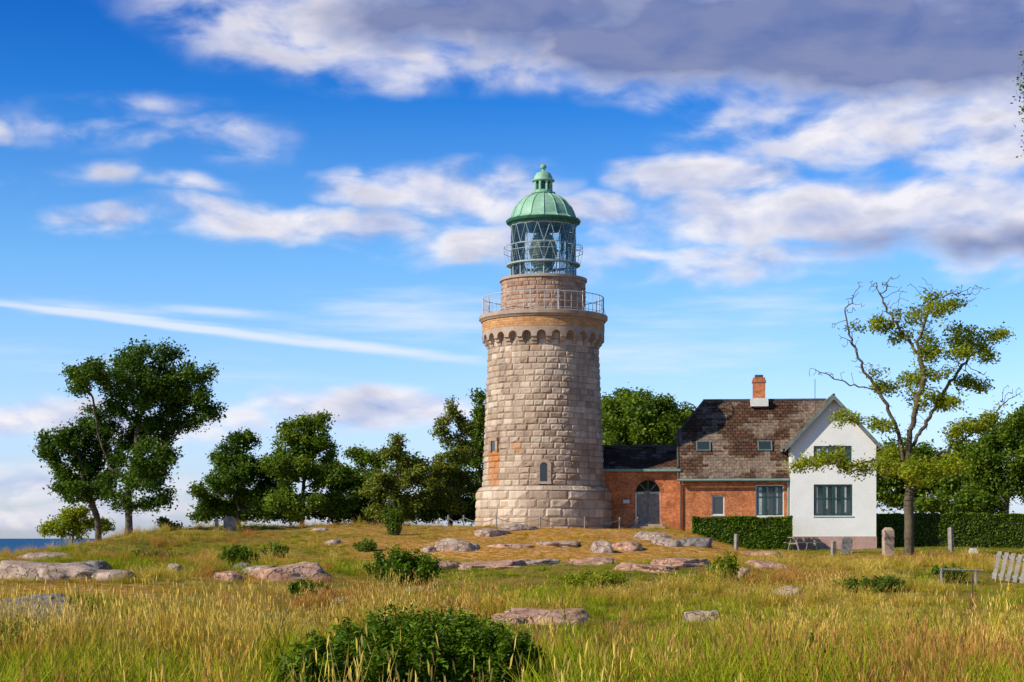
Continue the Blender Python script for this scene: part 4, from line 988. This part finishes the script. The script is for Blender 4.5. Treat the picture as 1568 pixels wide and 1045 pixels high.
mb = MB(); mb.tube((-0.55, 0, 0), (-0.55, 0, 0.5), 0.04, n=6, caps=True); mb.tube((0.55, 0, 0), (0.55, 0, 0.45), 0.04, n=6, caps=True); mb.tube((-0.6, 0, 0.46), (0.8, 0, 0.42), 0.03, n=6, caps=True); mb.build('rails', M_wood, RB)
x, d, z = survey(1490, 848); mb = MB(); mb.box(-0.2, 0.2, -0.15, 0.15, 0, 0.16); mb.box(-0.15, 0.15, -0.1, 0.1, 0.163, 0.26); o = mb.build('whitewashed_stone', M_wpaint); o.location = (x, d, z)

# ------------------------------------------------------------------ grass
src = bpy.data.collections.new('grass_tuft_source')
def tuft(i, mat, nb, h, w, spreadr, lean, seed=False):
    V = []; Fq = []; T = []
    for b in range(nb):
        a = rng.random() * 6.283; r = spreadr * math.sqrt(rng.random()); bx, by = r * math.cos(a), r * math.sin(a)
        la = rng.random() * 6.283; L = lean * (0.3 + rng.random()); hh = h * (0.45 + 0.7 * rng.random()); wa = rng.random() * 3.14
        wx, wy = math.cos(wa) * w / 2, math.sin(wa) * w / 2
        ks = [0, 0.5, 1.0]; ww = [1, 0.8, 0.12]
        i0 = len(V)
        for k, q in zip(ks, ww):
            cx = bx + math.cos(la) * L * k * k * hh; cy = by + math.sin(la) * L * k * k * hh; cz = hh * (k - 0.25 * L * k * k) - 0.03
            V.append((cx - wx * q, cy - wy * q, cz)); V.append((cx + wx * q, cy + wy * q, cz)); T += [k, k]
        for s in range(2): Fq.append((i0 + 2 * s, i0 + 2 * s + 1, i0 + 2 * s + 3, i0 + 2 * s + 2))
        if seed and b % 3 == 0:
            for s in range(4):
                kk = 0.76 + 0.26 * s / 3; px_ = bx + math.cos(la) * L * kk * kk * hh; py_ = by + math.sin(la) * L * kk * kk * hh; pz = hh * (kk - 0.25 * L * kk * kk) - 0.03
                aa = rng.random() * 6.28; sx, sy = math.cos(aa) * 0.009, math.sin(aa) * 0.009; i0 = len(V)
                V += [(px_, py_, pz), (px_ + sx, py_ + sy, pz + 0.02), (px_ + sx * 1.6, py_ + sy * 1.6, pz + 0.06), (px_ + sx * .3, py_ + sy * .3, pz + 0.04)]
                T += [1, 1, 1, 1]; Fq.append((i0, i0 + 1, i0 + 2, i0 + 3))
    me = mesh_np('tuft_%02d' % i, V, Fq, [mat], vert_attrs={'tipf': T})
    o = bpy.data.objects.new('tuft_%02d' % i, me); src.objects.link(o)
specs = [(G_straw, 40, 0.50, 0.007, 0.22, 0.6, True), (G_straw, 36, 0.62, 0.006, 0.2, 0.45, True), (G_straw, 44, 0.34, 0.010, 0.25, 0.9, False),
         (G_green, 46, 0.34, 0.012, 0.24, 0.8, False), (G_green, 46, 0.46, 0.009, 0.22, 0.6, False), (G_green, 50, 0.24, 0.016, 0.26, 0.9, False),
         (G_rust, 36, 0.54, 0.007, 0.22, 0.5, True), (G_rust, 40, 0.38, 0.009, 0.25, 0.7, True),
         (G_orange, 50, 0.15, 0.02, 0.26, 0.8, False), (G_orange, 50, 0.10, 0.022, 0.28, 0.9, False)]
for i, s in enumerate(specs): tuft(i, *s)
PX = []; PY = []
for y0, y1, dens in ((9, 22, 17), (22, 40, 10.5), (40, 65, 7), (65, 90, 5.5), (90, 118, 4)):
    wmax = 0.31 * y1 + 2; n = int((y1 - y0) * 2 * wmax * dens)
    yy = y0 + (y1 - y0) * rng.random(n); xx = (rng.random(n) * 2 - 1) * wmax
    ok = np.abs(xx) < 0.31 * yy + 2; PX.append(xx[ok]); PY.append(yy[ok])
PX = np.concatenate(PX); PY = np.concatenate(PY)
keep = np.ones(len(PX), bool)
for (bx, by, w, dep) in BO: keep &= ((PX - bx) / (w * 0.82)) ** 2 + ((PY - by) / (dep * 0.82)) ** 2 > 1
keep &= np.hypot(PX - TX, PY - TY) > 4.05
ca_, sa_ = math.cos(-HA), math.sin(-HA)
lx = (PX - 9.85) * ca_ - (PY - 99) * sa_; ly = (PX - 9.85) * sa_ + (PY - 99) * ca_
keep &= ~((lx > -5.2) & (lx < 11.1) & (ly > -0.6) & (ly < 8.3))
for sx, sd, sw in SH[:3]: keep &= ((PX - sx) / (sw * 0.85)) ** 2 + ((PY - sd) / (sw * 0.6)) ** 2 > 1
mm = moundmask(PX, PY); keep &= ~((mm > 0.45) & (rng.random(len(PX)) < 0.5))
gp = fbm(PX + 31, PY * 0.8 + 77, 3.2, 3); keep &= ~((gp < 0.38) & (rng.random(len(PX)) < 0.65))
PX, PY, mm = PX[keep], PY[keep], mm[keep]
PZ = height(PX, PY)
g1 = fbm(PX * 0.8 + 100, PY * 0.5, 4, 4); g2 = fbm(PX * 0.8, PY * 0.5 + 300, 3.4, 4); g3 = fbm(PX - 60, PY * 0.8 - 40, 2.2, 3)
n = len(PX); u = rng.random(n); idx = np.zeros(n, int)
pg = sst(0.45, 0.54, g1) * 0.82 + 0.08; pr = sst(0.49, 0.58, g2) * 0.8 + 0.05
isg = u < pg; isr = (~isg) & (rng.random(n) < pr)
idx = rng.integers(0, 3, n); idx[isg] = rng.integers(3, 6, isg.sum()); idx[isr] = rng.integers(6, 8, isr.sum())
om = (mm > 0.18 + 0.3 * rng.random(n)); idx[om] = rng.integers(8, 10, om.sum())
lawn = (PX > 13) & (PY > 84); idx[lawn & (rng.random(n) < 0.8)] = 5
scl = (0.6 + 0.7 * rng.random(n)) * (0.25 + 1.4 * sst(0.25, 0.75, g3)) * np.interp(PY, [9, 20, 30, 45, 70, 90, 120], [1.2, 1.15, 0.95, 0.72, 0.6, 0.55, 0.55])
scl[isg] *= 0.85
scl[lawn] *= 0.5
scl *= 1 - 0.5 * np.clip(mm * 1.5, 0, 1) * (~om)
scl *= 1 - 0.5 * (np.hypot(PX - TX, PY - TY) < 7)
for (bx, by, w, dep) in BO:
    nr = (np.abs(PX - bx) < w * 1.0) & (PY < by) & (PY > by - dep - 3.5 * max(0.5, w)); scl[nr] = np.minimum(scl[nr], 0.36)
for k_i, (sx, sd, sw) in enumerate(SH):
    big_ = k_i < 3
    nr = (np.abs(PX - sx) < sw * 0.95) & (PY < sd) & (PY > sd - (3.4 if big_ else 2.0) - sw); scl[nr] = np.minimum(scl[nr], (0.32 + 0.2 * rng.random(nr.sum())) if big_ else 0.5)
scl = np.clip(scl, 0.15, 1.7)
me = bpy.data.meshes.new('meadow_grass'); me.vertices.add(n); me.vertices.foreach_set('co', np.stack([PX, PY, PZ], 1).astype(np.float32).ravel())
rot = np.stack([rng.normal(size=n) * 0.12, rng.normal(size=n) * 0.12, rng.random(n) * 6.283], 1)
a = me.attributes.new('rot', 'FLOAT_VECTOR', 'POINT'); a.data.foreach_set('vector', rot.astype(np.float32).ravel())
sv = np.stack([np.clip(scl, 0.7, 1.2), np.clip(scl, 0.7, 1.2), scl], 1)
a = me.attributes.new('scl', 'FLOAT_VECTOR', 'POINT'); a.data.foreach_set('vector', sv.astype(np.float32).ravel())
a = me.attributes.new('idx', 'INT', 'POINT'); a.data.foreach_set('value', idx.astype(np.int32))
go = link(bpy.data.objects.new('meadow_grass', me))
ng = bpy.data.node_groups.new('scatter_grass', 'GeometryNodeTree')
ng.interface.new_socket('Geometry', in_out='INPUT', socket_type='NodeSocketGeometry'); ng.interface.new_socket('Geometry', in_out='OUTPUT', socket_type='NodeSocketGeometry')
gi = ng.nodes.new('NodeGroupInput'); g_o = ng.nodes.new('NodeGroupOutput')
iop = ng.nodes.new('GeometryNodeInstanceOnPoints'); ci = ng.nodes.new('GeometryNodeCollectionInfo')
ci.inputs['Collection'].default_value = src; ci.inputs['Separate Children'].default_value = True; ci.inputs['Reset Children'].default_value = True
def named(nm, dt):
    q = ng.nodes.new('GeometryNodeInputNamedAttribute'); q.data_type = dt; q.inputs['Name'].default_value = nm; return q.outputs['Attribute']
L = ng.links
L.new(gi.outputs[0], iop.inputs['Points']); L.new(ci.outputs[0], iop.inputs['Instance']); iop.inputs['Pick Instance'].default_value = True
L.new(named('idx', 'INT'), iop.inputs['Instance Index']); L.new(named('rot', 'FLOAT_VECTOR'), iop.inputs['Rotation']); L.new(named('scl', 'FLOAT_VECTOR'), iop.inputs['Scale'])
L.new(iop.outputs[0], g_o.inputs[0])
md = go.modifiers.new('scatter', 'NODES'); md.node_group = ng

# ------------------------------------------------------------------ sun and sky
EL = 33; AZ = 63
s = Vector((-math.sin(math.radians(AZ)) * math.cos(math.radians(EL)), -math.cos(math.radians(AZ)) * math.cos(math.radians(EL)), math.sin(math.radians(EL))))
ld = bpy.data.lights.new('sun', 'SUN'); ld.energy = 5.0; ld.angle = math.radians(0.5); ld.color = (1.0, 0.93, 0.78)
lo = link(bpy.data.objects.new('sun', ld)); lo.rotation_euler = s.to_track_quat('Z', 'Y').to_euler()
w = bpy.data.worlds.new('World'); sc.world = w; w.use_nodes = True; nt = w.node_tree; nt.nodes.clear(); n = N(nt)
try: w.cycles.sampling_method = 'NONE'
except Exception as ex: print('world sampling', ex)
out = nt.nodes.new('ShaderNodeOutputWorld'); bg = nt.nodes.new('ShaderNodeBackground'); nt.links.new(bg.outputs[0], out.inputs[0])
BS = 0.10; bg.inputs[1].default_value = BS
gen = n.node('ShaderNodeTexCoord').outputs['Generated']
sp = n.node('ShaderNodeSeparateXYZ'); nt.links.new(gen, sp.inputs[0])
zc = n.m('MAXIMUM', sp.outputs[2], 0.004)
cv = n.node('ShaderNodeCombineXYZ'); nt.links.new(sp.outputs[0], cv.inputs[0]); nt.links.new(sp.outputs[1], cv.inputs[1]); nt.links.new(zc, cv.inputs[2])
sky = n.node('ShaderNodeTexSky'); sky.sky_type = 'NISHITA'; sky.sun_disc = False; sky.sun_elevation = math.radians(EL); sky.sun_rotation = math.radians(180 + AZ)
sky.air_density = 1.0; sky.dust_density = 0.6; sky.ozone_density = 2.5
nt.links.new(cv.outputs[0], sky.inputs[0])
az = n.m('ARCTAN2', sp.outputs[0], sp.outputs[1])
el = n.m('ARCTAN2', sp.outputs[2], n.m('SQRT', n.m('ADD', n.m('MULTIPLY', sp.outputs[0], sp.outputs[0]), n.m('MULTIPLY', sp.outputs[1], sp.outputs[1]))))
pv = n.node('ShaderNodeCombineXYZ'); nt.links.new(az, pv.inputs[0]); nt.links.new(el, pv.inputs[1]); P = pv.outputs[0]
def toang(px, py): return math.atan((px - 784) / F), math.atan((823 - py) / math.hypot(F, px - 784))
def blob(px, py, rx, ry, amp, rot=0.0, vec=None):
    a, e = toang(px, py)
    mp = n.node('ShaderNodeMapping', vector_type='TEXTURE'); nt.links.new(vec or P, mp.inputs[0])
    mp.inputs['Location'].default_value = (a, e, 0); mp.inputs['Rotation'].default_value = (0, 0, math.radians(rot)); mp.inputs['Scale'].default_value = (rx / F, ry / F, 1)
    g = n.node('ShaderNodeTexGradient', gradient_type='SPHERICAL'); nt.links.new(mp.outputs[0], g.inputs[0])
    return n.m('MULTIPLY', g.outputs['Fac'], amp)
def field(lst, vec=None):
    acc = None
    for b in lst:
        v = blob(*b, vec=vec); acc = v if acc is None else n.m('MAXIMUM', acc, v)
    return acc
wn = n.node('ShaderNodeTexNoise'); nt.links.new(P, wn.inputs['Vector']); wn.inputs['Scale'].default_value = 16; wn.inputs['Detail'].default_value = 3
ws_ = n.node('ShaderNodeVectorMath', operation='SUBTRACT'); nt.links.new(wn.outputs['Color'], ws_.inputs[0]); ws_.inputs[1].default_value = (0.5, 0.5, 0.5)
wm = n.node('ShaderNodeVectorMath', operation='MULTIPLY'); nt.links.new(ws_.outputs[0], wm.inputs[0]); wm.inputs[1].default_value = (0.09, 0.026, 0)
wa = n.node('ShaderNodeVectorMath', operation='ADD'); nt.links.new(P, wa.inputs[0]); nt.links.new(wm.outputs[0], wa.inputs[1]); PW = wa.outputs[0]
clouds = [(620, 20, 480, 120, 1.5), (1050, 5, 700, 160, 2.2), (1480, 20, 560, 190, 2.0), (610, 105, 150, 44, 1.0), (400, 5, 300, 60, 0.8), (950, 105, 240, 36, .8),
          (1330, 190, 330, 90, 1.3), (1540, 190, 220, 130, 1.4), (1080, 268, 190, 44, 1.4), (1300, 325, 520, 72, 1.6), (1500, 335, 300, 95, 1.6), (1000, 385, 240, 28, 0.8), (920, 318, 170, 32, 1.2),
          (700, 290, 190, 56, 1.4), (540, 280, 70, 34, 0.9), (430, 335, 320, 40, 1.25), (160, 335, 110, 32, 1.1), (600, 345, 150, 42, 1.2), (740, 372, 170, 52, 1.1), (290, 285, 90, 24, 0.7),
          (310, 212, 200, 46, 0.7), (120, 185, 170, 46, 0.5), (220, 155, 160, 28, 0.45), (-10, 190, 80, 26, 0.8), (20, 275, 90, 24, 0.55), (180, 265, 90, 26, 0.45),
          (130, 645, 420, 44, 1.3), (560, 630, 330, 40, 1.3), (30, 735, 360, 36, 0.9), (60, 785, 360, 28, 0.8), (1150, 400, 520, 44, 0.8), (480, 770, 600, 50, 0.5)]
Cf = field(clouds, PW)
streaks = [(300, 503, 560, 12, 1.5, -6.0), (120, 478, 320, 9, 1.4, -4.0), (560, 532, 300, 16, 1.3, -6.5), (640, 485, 320, 70, 0.85, 0), (980, 540, 400, 90, 0.7, 0), (350, 478, 240, 16, .9, -3), (200, 560, 560, 50, 0.5, -3), (120, 470, 330, 26, 0.7, -3), (1150, 470, 420, 60, 0.6, 0)]
Sf = field(streaks)
def cnoise(off, det=7):
    mp = n.node('ShaderNodeMapping'); nt.links.new(P, mp.inputs[0]); mp.inputs['Location'].default_value = (off[0], off[1], 0); mp.inputs['Scale'].default_value = (1, 2.2, 1)
    return n.noise(mp.outputs[0], 19, det, 0.52, 0.3)
n1 = cnoise((0, 0)); n2 = cnoise((-0.005, 0.022), 4)
gate = n.m('MULTIPLY', Cf, 3.0, clamp=True)
tt = n.m('ADD', Cf, n.m('MULTIPLY', n.m('MULTIPLY', n.m('SUBTRACT', n1, 0.5), 2.2), gate))
dens = n.maprange(tt, 0.0, 1.0, 0, 1, True)
mp = n.node('ShaderNodeMapping'); nt.links.new(P, mp.inputs[0]); mp.inputs['Scale'].default_value = (1, 9, 1); mp.inputs['Rotation'].default_value = (0, 0, math.radians(6))
sn = n.noise(mp.outputs[0], 14, 5, 0.6)
dens_s = n.m('MULTIPLY', n.maprange(n.m('ADD', Sf, n.m('MULTIPLY', n.m('SUBTRACT', sn, 0.5), 1.2)), 0.15, 1.2, 0, 1, True), n.m('MULTIPLY', Sf, 3, clamp=True))
lit = n.m('ADD', 0.68, n.m('MULTIPLY', n.m('SUBTRACT', n1, n2), 2.8), clamp=True)
core = n.maprange(tt, 0.8, 2.2, 0, 0.3)
lit = n.m('SUBTRACT', lit, core, clamp=True)
ccol = n.ramp(lit, [(0.0, (0.38, 0.46, 0.73)), (0.5, (0.66, 0.69, 0.86)), (1.0, (1.0, 0.95, 0.96))])
Dk = n.m('MULTIPLY', n.m('ADD', field([(1150, 45, 620, 95, 2.0), (1450, 70, 460, 85, 2.0), (800, 20, 480, 75, 1.5), (1480, 372, 300, 34, 1.0)], PW), n.m('MULTIPLY', n.m('SUBTRACT', n1, 0.5), 2.2)), 1.0, clamp=True)
ccol = n.mix(n.m('MULTIPLY', Dk, 0.82), ccol, (0.10, 0.15, 0.37))
sc_n = n.node('ShaderNodeVectorMath', operation='SCALE'); nt.links.new(ccol, sc_n.inputs[0]); sc_n.inputs['Scale'].default_value = 1 / BS
tint = n.ramp(n.maprange(el, 0.0, 1.0), [(0.0, (0.60, 0.66, 1.0)), (0.07, (0.62, 0.72, 1.0)), (0.16, (0.36, 0.62, 0.88)), (0.25, (0.07, 0.36, 0.76)), (0.31, (0.02, 0.25, 0.66)), (0.45, (0.10, 0.15, 0.23))])
tsc = n.node('ShaderNodeVectorMath', operation='SCALE'); nt.links.new(tint, tsc.inputs[0]); tsc.inputs['Scale'].default_value = 2.15
base = n.mix(1.0, sky.outputs[0], tsc.outputs[0], 'MULTIPLY')
c1 = n.mix(n.m('MULTIPLY', dens, 0.93), base, sc_n.outputs[0])
c2 = n.mix(n.m('MULTIPLY', dens_s, 0.75), c1, (8.6, 9.0, 9.6))
nt.links.new(c2, bg.inputs[0])

# ------------------------------------------------------------------ camera
cd = bpy.data.cameras.new('camera'); cd.sensor_width = 36; cd.lens = 36 * F / 1568; cd.shift_y = 300.5 / 1568; cd.clip_start = 0.1; cd.clip_end = 100000
co = link(bpy.data.objects.new('camera', cd)); co.location = (0, 0, EYE); co.rotation_euler = (math.radians(90), 0, 0)
sc.camera = co
sc.view_settings.view_transform = 'Standard'; sc.view_settings.look = 'None'; sc.view_settings.exposure = 0
